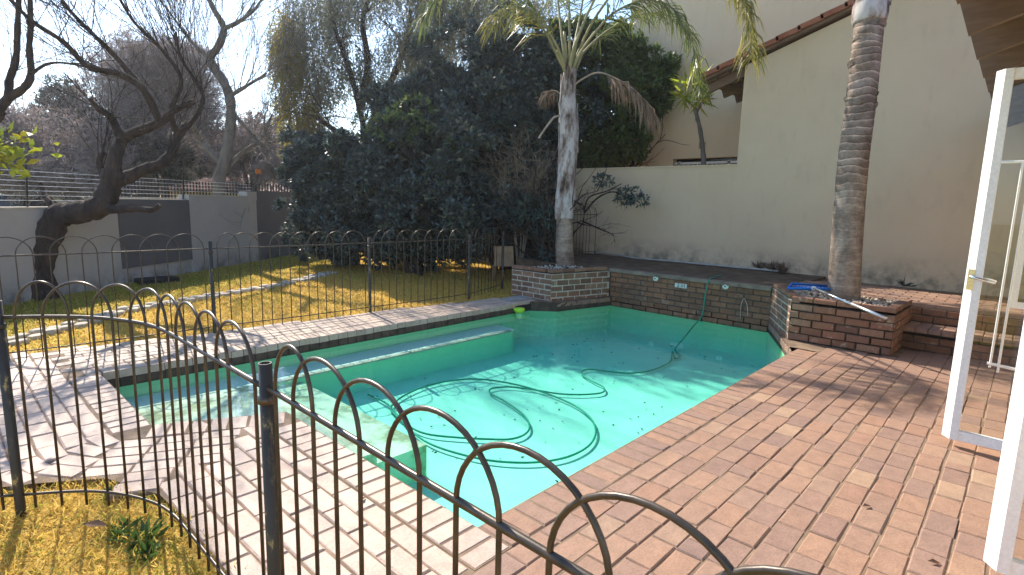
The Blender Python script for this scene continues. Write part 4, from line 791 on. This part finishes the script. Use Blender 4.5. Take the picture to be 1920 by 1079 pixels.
far_tree('twiggy_tree', 'big round mauve brown leafless crown beyond the boundary wall', [lob(290, 150, 19, 2.0, 1.5), lob(240, 170, 19, 1.4, 1.4), lob(350, 160, 19, 1.4, 1.5), lob(300, 220, 19, 2.0, 1.1), lob(230, 220, 19, .9, .8), lob(370, 220, 19, 1.0, .9), lob(280, 105, 19, 1.2, .7), lob(340, 115, 19, 1.0, .7)], 7500, 'leaf_mauve', 9, .22, .022, 41, .18)
far_tree('round_dark_tree', 'small dark round topped tree far beyond the wall at left', [lob(120, 180, 22, .8, .7), lob(125, 210, 22, 1.0, .8), lob(100, 230, 22, 1.0, .8), lob(150, 240, 22, .9, .7)], 1500, 'leaf_far', 9, .2, .05, 42, .15)
far_tree('hazy_shrub', 'mauve twiggy shrub beyond the wall at left border', [lob(40, 290, 16, 1.6, 1.2), lob(110, 270, 16.5, 1.5, 1.1), lob(170, 290, 16.5, 1.3, 1.1), lob(60, 330, 16, 1.6, .8), lob(140, 330, 16, 1.6, .8), lob(0, 250, 16, 1.0, 1.0)], 5200, 'leaf_mauve', 9, .2, .03, 43, .18)
far_tree('grey_green_tree', 'grey green tree beyond the wall, behind the gnarled limbs', [lob(200, 300, 18, 1.5, 1.0), lob(260, 300, 18.5, 1.5, .9), lob(320, 310, 19, 1.2, .7), lob(190, 250, 18, 1.0, .7)], 2600, 'leaf_far', 9, .18, .05, 44, .25)
far_tree('background_tree', 'loose brownish tree between tall bare tree and golden pepper foliage', [lob(470, 300, 20, 1.7, 1.1), lob(520, 270, 20, 1.3, 1.2), lob(540, 320, 19, 1.2, .9), lob(430, 290, 20.5, 1.2, .8), lob(480, 250, 21, 1.0, .8)], 3000, 'leaf_mauve', 9, .2, .04, 45, .25)
far_tree('olive_tree', 'dim olive tree far beyond the wall above the tiled roof', [lob(395, 280, 26, 2.0, 1.2), lob(330, 270, 26, 1.8, 1.2), lob(460, 290, 26, 1.8, 1.0), lob(220, 280, 27, 2, 1.2)], 2200, 'leaf_far', 9, .24, .07, 46, .3)
# dark wood behind everything
r_ = [lob(x, 330, 34+rng.uniform(-2, 4), 4.0, 2.4+rng.uniform(-.5, .6)) for x in range(-200, 1300, 90)]
tag(link('distant_wood', quads_mesh(lobes_cloud(r_, 9000, 8, .45, .2, seed=51, gap=.05, shell=(.2, 1.05))), M['leaf_far']), 'distant belt of trees closing the view behind the garden', 'wood', kind='stuff')
# ------------------------------------------------------------------ beyond the wall: tiled house, palisade, car
dh = 20
hh = empty('tiled_house', tuple(P(400, 400, dh)*[1, 1, 0]), 'small house with pale red tiled roof seen over the boundary wall', 'house')
hl, hr = P(300, 380, dh), P(470, 380, dh); hd = nrm(hr-hl)*[1, 1, 0]; hd = nrm(hd); hn = np.array([-hd[1], hd[0], 0]); Wd = np.linalg.norm(hr-hl); zt_ = P(400, 318, dh)[2]; ze = P(400, 357, dh)[2]
def hp_(u_, v_, z_): q = hl+hd*u_+hn*v_; return (q[0], q[1], z_)
MB().add([hp_(.2, .3, -.2), hp_(Wd-.2, .3, -.2), hp_(Wd-.2, 5, -.2), hp_(.2, 5, -.2), hp_(.2, .3, ze), hp_(Wd-.2, .3, ze), hp_(Wd-.2, 5, ze), hp_(.2, 5, ze)], [(0, 1, 5, 4), (1, 2, 6, 5), (2, 3, 7, 6), (3, 0, 4, 7)]).build('wall', M['plaster_beige'], hh)
rfm = MB().add([hp_(-.1, 0, ze-.05), hp_(Wd+.1, 0, ze-.05), hp_(Wd-1.2, 2.6, zt_), hp_(1.2, 2.6, zt_), hp_(-.1, 5.3, ze-.05), hp_(Wd+.1, 5.3, ze-.05)], [(0, 1, 2, 3), (1, 5, 2), (5, 4, 3, 2), (4, 0, 3)]).build('roof', M['far_roof'], hh)
for k in range(26):
    u_ = .25+k*(Wd-.5)/25; v0, v1 = 0, 2.6*min(1, min(u_, Wd-u_)/1.3)*.98; MB().tube([hp_(u_, v0, ze-.03), hp_(u_, v1, ze-.03+(zt_-ze+.05)*v1/2.6)], .04, 5).build('tile_rib', M['far_roof'], rfm)
pf = empty('palisade_fence', tuple(P(300, 400, 15.5)*[1, 1, 0]), 'black palisade fence beyond the boundary wall', 'fence'); a_, c_ = P(225, 400, 15.5), P(560, 385, 17.5); L = np.linalg.norm((c_-a_)[:2]); zt2 = P(300, 340, 15.5)[2]
npale = 60
for k in range(npale):
    q = a_+(c_-a_)*k/(npale-1); MB().box((q[0], q[1], zt2/2+.02), (.035, .03, zt2+.04), math.atan2(*(c_-a_)[1::-1])).build('pale', M['dark_iron'], pf)
for z in (.4, zt2-.25): MB().tube([(a_[0], a_[1], z), (c_[0], c_[1], z)], .02, 5).build('rail', M['dark_iron'], pf)
cc = P(70, 400, 17); car = empty('parked_car', (cc[0], cc[1], 0), 'white parked car whose roof shows over the boundary wall', 'car'); ca = math.atan2(RT0[1], RT0[0])
def cp_(u_, v_, z_): return (cc[0]+math.cos(ca)*u_-math.sin(ca)*v_, cc[1]+math.sin(ca)*u_+math.cos(ca)*v_, z_)
prof = [(-2.1, .3), (-2.15, .75), (-1.3, .92), (-.7, 1.38), (.2, 1.46), (1.1, 1.42), (1.75, .98), (2.1, .9), (2.12, .3)]; n_ = len(prof)
MB().add([cp_(x, -.8+(.16 if z > 1.2 else 0), z) for x, z in prof]+[cp_(x, .8-(.16 if z > 1.2 else 0), z) for x, z in prof], [tuple(range(n_-1, -1, -1)), tuple(range(n_, 2*n_))]+[(i, (i+1) % n_, n_+(i+1) % n_, n_+i) for i in range(n_)]).build('body', M['white_paint'], car)
for q4 in ([(-1.1, .95), (-.62, 1.32), (.1, 1.38), (.1, .95)], [(.16, .95), (.16, 1.38), (1.02, 1.35), (1.5, .98)]): MB().add([cp_(x, -.805+(.14 if z > 1.2 else 0)-.01, z) for x, z in q4], [(0, 1, 2, 3)]).build('side_window', M['window_dark'], car)
for u_ in (-1.35, 1.35):
    for v_ in (-.78, .78):
        MB().tube([cp_(u_, v_-.1, .31), cp_(u_, v_+.1, .31)], .31, 16).build('wheel', M['tyre'], car, True)
pole = P(455, 322, 17); sg2 = empty('orange_marker', tuple(pole*[1, 1, 0]), 'tiny orange marker on a post beyond the palisade', 'marker'); MB().tube([(pole[0], pole[1], 0), tuple(P(484, 325, 17))], .02, 5).build('post', M['dark_iron'], sg2); q = P(484, 322, 17); MB().box(tuple(q), (.12, .12, .14)).build('marker', M['rust_orange'], sg2)
# ------------------------------------------------------------------ palms
def frond(tree, pts, n_leaf, Ll, mat, stalk, seed, droop=.5, t0=.22, w_=.022, r0=.022, sidew=.75):
    rr_ = np.random.default_rng(seed); q = np.array(smooth_pts(pts, 8)); n_ = len(q); f_ = MB().tube(q, [max(.003, r0*(1-.85*i/(n_-1))) for i in range(n_)], 6).build('frond_stalk', M[stalk], tree, True)
    t_ = np.sort(rr_.uniform(t0, 1, n_leaf)); x = t_*(n_-1); i = np.clip(x.astype(int), 0, n_-2); p = q[i]+(q[i+1]-q[i])*(x-i)[:, None]; tan = nrm(q[i+1]-q[i])
    sd = nrm(np.cross(tan, np.array([0, 0, 1.])+rr_.normal(0, .05, (n_leaf, 3)))); sg = np.where(np.arange(n_leaf) % 2 == 0, 1., -1.)[:, None]; upv = np.cross(sd, tan)
    ln = Ll*np.clip(1.25-1.0*np.abs(t_-.5)*1.1, .35, 1.)*rr_.uniform(.8, 1.1, n_leaf); d = nrm(sd*sg*sidew+tan*.55+upv*rr_.normal(.1, .25, (n_leaf, 1))+rr_.normal(0, .1, (n_leaf, 3))+np.array([0, 0, -droop*.4]))
    d2_ = nrm(d*.7+np.array([0, 0, -droop])+tan*.1); mid = p+d*ln[:, None]*.5; tip = mid+d2_*ln[:, None]*.5; wv = nrm(np.cross(d, rr_.normal(size=(n_leaf, 3))))*w_/2
    v = np.concatenate([np.stack([p-wv*.5, p+wv*.5, mid+wv, mid-wv], 1), np.stack([mid-wv, mid+wv, tip+wv*.1, tip-wv*.1], 1)])
    link('leaflets', quads_mesh(v), M[mat], f_); return f_
def trunk_tube(pts, radf, n_=16, sm=14, ring=.0, seed=1, rr0=None):
    rr_ = random.Random(seed); q = smooth_pts(pts, sm); vs = MB(); L = 0; rads = []
    for i, p in enumerate(q): rads.append(radf(i/(len(q)-1))*(1+ring*(1 if i % 3 == 0 else -.3)*rr_.uniform(.3, 1))*rr_.uniform(.985, 1.015))
    vs.tube(q, rads, n_); return vs, q, rads
# left palm (flaking sheaths)
p1 = np.array([7.72, 5.9]); dp = depth((*p1, 1)); A = lambda x, y, dd=0: P(x, y, dp+dd)
pm = empty('feather_palm', (*p1, .44), 'feather palm with flaking pale trunk growing from the left brick planter', 'palm', 'pool palms')
mb, q, rads = trunk_tube([np.array([*p1, .40]), A(1058, 470), A(1058, 430), A(1058, 405)], lambda t_: .165-.03*t_, 16, 10, .03, 2); mb.build('trunk', M['palm_bark'], pm, True)
mb, q, rads = trunk_tube([A(1058, 412), A(1058, 385), A(1061, 350), A(1064, 300), A(1066, 250), A(1065, 200), A(1066, 160), A(1069, 130)], lambda t_: .165 if t_ < .6 else .165-.15*(t_-.6), 16, 8, .03, 3); mb.build('sheathed_trunk', M['palm_sheath'], pm, True)
rd = random.Random(33)
for k in range(26):
    i = rd.randrange(2, len(q)-3); a_ = rd.uniform(0, 6.28); ax = nrm(q[i+1]-q[i]); u_ = nrm(np.cross(ax, [1, 0, 0])); v_ = np.cross(ax, u_); Ls = rd.uniform(.25, .6); mb = MB(); vs = []
    for s_ in range(4):
        for t_ in range(4):
            aa = a_+(t_-1.5)*.24*(1-.2*s_); rr_ = rads[i]*1.03+.006+.02*(s_ == 3)*rd.random()+.012*(s_ == 0); vs.append(q[i]+ax*Ls*(s_/3-.5)*(1 if s_ else 1+rd.uniform(-.2, .2))+(u_*math.cos(aa)+v_*math.sin(aa))*rr_)
    mb.add(vs, [(s_*4+t_, s_*4+t_+1, s_*4+t_+5, s_*4+t_+4) for s_ in range(3) for t_ in range(3)]); mb.build('sheath', M['palm_sheath'], pm, True)
hub = A(1067, 150)
fr_ = [([hub, A(1050, 100, -.1), A(1032, 65, -.2), A(1005, 20, -.4), A(955, -30, -.5), A(890, -45, -.6), A(830, -15, -.6), A(795, 30, -.6)], 170, .7, 'leaf_palm', .75),
       ([hub, A(1056, 90), A(1047, 10, .3), A(1035, -90, .5), A(990, -170, .6), A(920, -190, .7), A(860, -110, .8)], 120, .7, 'leaf_palm', .6),
       ([hub, A(1074, 100), A(1088, 30, .2), A(1104, -60, .3), A(1140, -150, .4), A(1210, -190, .6)], 110, .7, 'leaf_palm', .5),
       ([hub, A(1085, 105, -.1), A(1115, 62, -.3), A(1155, 22, -.5), A(1215, 0, -.7), A(1268, 22, -.8), A(1300, 90, -.9), A(1312, 165, -.9)], 190, .62, 'leaf_palm', .8),
       ([hub, A(1088, 90), A(1125, 20, -.3), A(1195, -60, -.6), A(1290, -85, -.9), A(1370, -40, -1.1), A(1405, 40, -1.2), A(1408, 110, -1.2)], 230, .62, 'leaf_palm_gold', .85),
       ([hub, A(1085, 110, .2), A(1130, 65, .5), A(1190, 30, .8), A(1250, 30, 1.1), A(1295, 70, 1.3)], 140, .62, 'leaf_palm', .75),
       ([hub, A(1068, 60), A(1067, 0), A(1066, -70), A(1060, -150)], 60, .5, 'leaf_palm', .2),
       ([hub, A(1045, 105, -.3), A(1022, 60, -.6), A(990, 20, -.9), A(950, 15, -1.1), A(925, 45, -1.2)], 120, .6, 'leaf_palm_gold', .75),
       ([hub, A(1080, 80, -.3), A(1140, -40, -.5), A(1240, -110, -.6), A(1330, -110, -.8), A(1385, -40, -.9), A(1400, 30, -.9)], 150, .62, 'leaf_palm_gold', .8)]
for i, (pts, n_, Ll, mt, dr) in enumerate(fr_): frond(pm, pts, n_, Ll, mt, 'palm_stalk', 60+i, dr, t0=.36, r0=.03)
frond(pm, [A(1072, 165), A(1090, 150, -.1), A(1120, 137, -.2), A(1150, 145, -.3), A(1185, 165, -.4), A(1215, 195, -.5), A(1225, 215, -.5)], 120, .62, 'leaf_dead', 'dead_stalk', 80, 1.6, .42, .02)
frond(pm, [A(1056, 185), A(1045, 172, .1), A(1032, 170, .2), A(1022, 180, .3)], 40, .4, 'leaf_dead', 'dead_stalk', 81, 1.6, .3, .016, .012)
MB().tube(smooth_pts([A(1056, 217), A(1040, 220, -.1), A(1025, 238, -.2), A(1010, 260, -.3)], 5), .018, 6).build('dead_stalk', M['dead_stalk'], pm, True)
for k, (x, y) in enumerate(((1045, 95), (1058, 60), (1082, 70), (1092, 100))): MB().tube(smooth_pts([hub, (hub+A(x, y))/2+np.array([0, 0, -.05]), A(x, y)], 4), .025, 6).build('leaf_base', M['palm_stalk'], pm, True)
# right palm (ringed trunk)
p2 = np.array([7.6, 1.56]); dq = depth((*p2, 1)); B_ = lambda x, y, dd=0: P(x, y, dq+dd)
pn = empty('feather_palm', (*p2, .45), 'feather palm with thick ringed trunk growing from the right brick planter', 'palm', 'pool palms')
mb = MB(); q = smooth_pts([np.array([*p2, .40]), B_(1584, 510), B_(1590, 420), B_(1600, 300), B_(1613, 200), B_(1623, 110), B_(1632, 25)], 22); rd = random.Random(44); n_ = len(q); L_ = []
for i in range(n_):
    t_ = i/(n_-1); r_ = .172-.015*t_+(.025*math.exp(-t_*14)); ph = (t_*26 if t_ > .38 else t_*13) % 1; L_.append(r_*(1+(.03 if t_ > .38 else .008)*(ph-.4)*rd.uniform(.3, 1.5)))
mb.tube(q, L_, 20); mb.build('trunk', M['palm_bark'], pn, True)
for k in range(14):
    i = rd.randrange(int(n_*.5), n_-4); a_ = rd.uniform(0, 6.28); ax = nrm(q[i+1]-q[i]); u_ = nrm(np.cross(ax, [1, 0, 0])); v_ = np.cross(ax, u_); mb = MB(); vs = []
    for s_ in range(2):
        for t_ in range(5): aa = a_+t_*.22; vs.append(q[i]+ax*(.05*s_+rd.uniform(-.01, .01))+(u_*math.cos(aa)+v_*math.sin(aa))*(L_[i]*1.03+.012*s_+.008*rd.random()))
    mb.add(vs, [(t_, t_+1, t_+6, t_+5) for t_ in range(4)]); mb.build('bark_flake', M['palm_bark'], pn)
mb = MB(); mb.tube(smooth_pts([B_(1630, 45), B_(1633, 10), B_(1637, -30), B_(1641, -90), B_(1645, -150)], 6), [.172, .18, .19, .195, .195, .195, .19, .18, .18, .17, .17, .16, .16, .15, .15, .14, .13, .12, .12, .11, .1, .1, .09, .08, .07], 16); mb.build('crownshaft', M['palm_sheath'], pn, True)
for k in range(7):
    a_ = k*.9+rd.uniform(-.2, .2); z0 = rd.uniform(.0, .5); c0_ = B_(1632, 38); ax = nrm(B_(1641, -90)-c0_); u_ = nrm(np.cross(ax, [1, 0, 0])); v_ = np.cross(ax, u_); vs = []
    for s_ in range(6):
        for t_ in range(3): aa = a_+s_*.28+t_*.2; vs.append(c0_+ax*(z0-.12+s_*.12+t_*.02)+(u_*math.cos(aa)+v_*math.sin(aa))*(.198+.006*rd.random()))
    MB().add(vs, [(s_*3+t_, s_*3+t_+1, s_*3+t_+4, s_*3+t_+3) for s_ in range(5) for t_ in range(2)]).build('sheath_strap', M['bark_grey'] if k % 2 else M['bark_dark'], pn, True)
hub2 = B_(1643, -110)
for i, (dx, dy, dd) in enumerate(((-220, -160, .5), (200, -190, -.4), (40, -260, .8), (-100, -260, -.8), (150, -120, 1.2), (-60, -240, 1.5))): frond(pn, [hub2, hub2+(B_(1643+dx*.5, -110+dy, dd*.5)-hub2), B_(1643+dx, -110+dy, dd), B_(1643+dx*1.4, -110+dy*.55, dd*1.3)], 80, .6, 'leaf_palm', 'palm_stalk', 90+i, .6)
# yucca behind the wall
yb = P(1318, 330, depth((10.3, 4.75, 2))); dy = depth((10.3, 4.75, 2)); yc_ = empty('yucca', (yb[0], yb[1], 0), 'slim yucca with yellow green sword leaves behind the garden wall', 'yucca')
mb = MB(); limb(mb, [np.array([yb[0], yb[1], -.05]), yb, P(1318, 285, dy), P(1312, 240, dy), P(1303, 205, dy)], .06, .035, 8); limb(mb, [P(1305, 212, dy), P(1312, 200, dy), P(1316, 192, dy)], .03, .025, 6); mb.build('stem', M['bark_grey'], yc_, True)
for j, (px, py, n_, L0) in enumerate(((1296, 158, 44, .55), (1314, 188, 30, .42), (1284, 180, 26, .45))):
    h0 = P(px, py, dy); r_ = np.random.default_rng(70+j); d = nrm(np.stack([r_.normal(0, 1, n_), r_.normal(0, 1, n_), r_.normal(.15 if j else .45, .8, n_)], 1)); qd = leaf_quads(h0+r_.normal(0, .03, (n_, 3)), d, r_.uniform(.7, 1.05, n_)*L0, .055, .06); link('leaf_rosette', quads_mesh(qd), M['leaf_yucca'], yc_)
# blue-green bush under the left palm and thorny branch on the wall
dn = depth((7.7, 6.3, .7))
shrub('blue_shrub', 'small blue green shrub beside the base of the left palm', [lob(1010, 395, dn+.5, .4, .3), lob(1030, 420, dn+.4, .3, .25), lob(1015, 445, dn+.3, .2, .2), lob(1040, 405, dn, .22, .22), lob(1030, 475, dn, .13, .12), lob(985, 400, dn+.8, .35, .25)], 330, 'leaf_blue', P(1035, 480, dn+.2)*[1, 1, 0], per=9, L=.10, W=.035, seed=61, gap=.15, stems=4)
tv = empty('thorny_creeper', tuple(onX(1080, 485, 9.4)*[1, 1, 0]+np.array([0, 0, TZ])), 'thorny bare creeper with leafy tip against the garden wall', 'creeper'); XW = 9.35; V = lambda x, y, dx=0: onX(x, y, XW+dx)
mb = MB(); rd = random.Random(71)
base_ = V(1072, 455); base_[2] = TZ-.02
for pts in ([base_, V(1075, 440), V(1092, 420), V(1095, 395), V(1090, 380)], [V(1095, 395), V(1105, 370), V(1140, 358), V(1165, 345)], [V(1095, 400), V(1120, 372), V(1150, 360), V(1175, 372), V(1200, 380)], [V(1090, 385), V(1070, 372), V(1060, 360)], [V(1092, 415), V(1125, 430), V(1150, 440)]): q = limb(mb, pts, .02, .008, 6); twigs_along(mb, q, 7, .3, .005, 1, rd, .2, spread=.8, rmin=.0025)
mb.build('canes', M['bark_dark'], tv, True)
for sd_, l3, nc_ in ((72, [(V(1178, 368), np.array([.1, .30, .16])), (V(1196, 376), np.array([.08, .2, .1]))], 52), (73, [(V(1130, 338), np.array([.1, .25, .1]))], 24)): link('leaf_spray', quads_mesh(lobes_cloud(l3, nc_, 7, .09, .035, seed=sd_)), M['leaf_evergreen'], tv)
# dry brown twigs hanging beside the left palm
db = empty('dry_bush', tuple(P(965, 430, 11)*[1, 1, 0]), 'brown dry twiggy bush between dark shrub and left palm', 'shrub'); mb = MB(); rd = random.Random(81)
bb = P(975, 455, 11); bb[2] = -.05
for tgt in ((945, 330), (965, 290), (985, 300), (1000, 365), (950, 360), (1010, 340)): q = limb(mb, [bb, P((975+tgt[0])/2+rd.uniform(-8, 8), 400, 11), P(*tgt, 10.8)], .02, .006, 5); twigs_along(mb, q, 12, .6, .006, 2, rd, .4, spread=.8, rmin=.003)
mb.build('twigs', M['dead_stalk'], db, True)
# ------------------------------------------------------------------ grass
def blades(name, n_, region, L, W, mat, seed, label, cat, z=-.035):
    r_ = np.random.default_rng(seed); p = region(r_, n_); n_ = len(p); d = nrm(np.stack([r_.normal(0, .75, n_), r_.normal(0, .75, n_), r_.uniform(.25, 1, n_)], 1)); q = leaf_quads(np.column_stack([p, np.full(n_, z)]), d, r_.uniform(.5, 1, n_)*L, W, .1); tag(link(name, quads_mesh(q), M[mat]), label, cat, kind='stuff')
def vec_inside(p, poly):
    x, y = p[:, 0], p[:, 1]; c = np.zeros(len(p), bool); j = len(poly)-1
    for i in range(len(poly)):
        (xi, yi), (xj, yj) = poly[i], poly[j]; c ^= ((yi > y) != (yj > y)) & (x < (xj-xi)*(y-yi)/(yj-yi+1e-12)+xi); j = i
    return c
NEAR = [(.75, .6), (.755, 2.48), (.715, 3.06), (.57, 3.45), (.27, 3.64), (-.3, 3.94), (-1.4, 4.5), (-1.4, 1.5), (-.4, .6)]
LAWN = [(-2, 6.95), (.57, 6.71), (1.16, 6.62), (1.75, 6.51), (2.57, 6.47), (3.59, 6.34), (4.58, 6.31), (5.44, 6.2), (6.5, 6.1), (7.6, 7.0), (9.8, 7.0), (9.8, 12), (10, 14), (6.6, 14.2), (1.58, 10.5), (-2, 7.9)]
def fld(p, s=0): return np.sin(p[:, 0]*2.1+1+s)+np.sin(p[:, 1]*2.7+p[:, 0]*1.3+s)+np.sin(p[:, 0]*4.3-p[:, 1]*3.1+2*s)
def reg(poly, green):
    xs = [q[0] for q in poly]; ys = [q[1] for q in poly]
    def f_(r_, n_):
        p = np.column_stack([r_.uniform(min(xs), max(xs), n_), r_.uniform(min(ys), max(ys), n_)]); p = p[vec_inside(p, poly)]
        dw = p @ np.array([-.598, .802]); g_ = 1/(1+np.exp(-(dw-6.35)*2.6)) if poly is LAWN else np.where(p[:, 0] > .45, .4, .12)
        g_ = g_+.12*fld(p); k = r_.uniform(0, 1, len(p)) < (g_ if green else 1-g_*.6); return p[k]
    return f_
blades('dry_grass', 42000, reg(NEAR, False), .075, .006, 'grass_dry', 1, 'short dry golden grass in the near left corner', 'grass')
blades('green_grass', 22000, reg(NEAR, True), .07, .007, 'grass_green', 2, 'green grass tufts along the near fence line', 'grass')
blades('dry_lawn', 120000, reg(LAWN, False), .06, .012, 'grass_dry', 3, 'dry golden lawn beyond the far fence', 'grass')
blades('green_lawn', 110000, reg(LAWN, True), .06, .012, 'grass_green', 4, 'greener lawn strip along the boundary wall', 'grass')
for i, (px, py, L0, lab) in enumerate(((265, 1015, .13, 'largest green weed in the near left grass'), (225, 1003, .10, 'grey green weed left of the largest weed'), (210, 932, .08, 'small weed at the paving edge under the bottom rail'), (275, 1045, .10, 'weed below the largest weed near the bottom border'))): tuft('weed', G(px, py, -.03), 26, L0, .022, 'leaf_weed', lab, 'weed', .8, 'weeds in the grass')
# fallen leaves
vlf = MB().add([(-.05, 0, 0), (0, -.025, .008), (.05, 0, .004), (0, .025, .012)], [(0, 1, 2, 3)]).mesh(); vlf.materials.append(M['dry_leaf'])
for i, (px, py, lab) in enumerate(((1320, 935, 'brown leaf'), (345, 906, 'x'))): pass
for i, (px, py, lab) in enumerate(((178, 985, 'brown fallen leaf on the near left grass'), (1625, 949, 'dark fallen leaf in a joint of the patio'), (1752, 1055, 'small dark fallen leaf at the bottom right of the patio'), (678, 936, 'brown fallen leaf in a joint by the near coping'), (1100, 959, 'brown fallen leaf beside the weedy joint'))):
    p = G(px, py, .008); o = bpy.data.objects.new('fallen_leaf', vlf); COL.objects.link(o); o.location = tuple(p); o.rotation_euler = (random.uniform(-.2, .2), random.uniform(-.2, .2), random.uniform(0, 6)); o.scale = (.6,)*3 if i else (1.1,)*3; tag(o, lab, 'leaf', 'fallen leaves')

# bits of leaf litter on the pool floor
r_ = np.random.default_rng(5); n_ = 150; p = np.column_stack([r_.uniform(1.9, 7.6, n_), r_.uniform(1.9, 4.9, n_), np.full(n_, FZ+.008)]); d = nrm(np.stack([r_.normal(size=n_), r_.normal(size=n_), r_.uniform(0, .15, n_)], 1)); k = vec_inside(p[:, :2], POOL); p, d = p[k], d[k]
tag(link('leaf_litter', quads_mesh(leaf_quads(p, d, r_.uniform(.015, .05, len(p)), .016, .1)), M['bark_dark']), 'scattered dark leaf litter on the pool floor', 'litter', kind='stuff')

# ------------------------------------------------------------------ backlit air
m = bpy.data.materials.new('haze'); m.use_nodes = True; t = m.node_tree; t.nodes.remove(t.nodes['Principled BSDF']); pv = t.nodes.new('ShaderNodeVolumePrincipled'); pv.inputs['Color'].default_value = (.86,.9,1,1); pv.inputs['Density'].default_value = .001; pv.inputs['Anisotropy'].default_value = .6
t.links.new(pv.outputs[0], t.nodes['Material Output'].inputs['Volume'])
tag(MB().box((0, 0, 5.9), (250, 250, 14.4)).build('haze', m), kind='stuff')
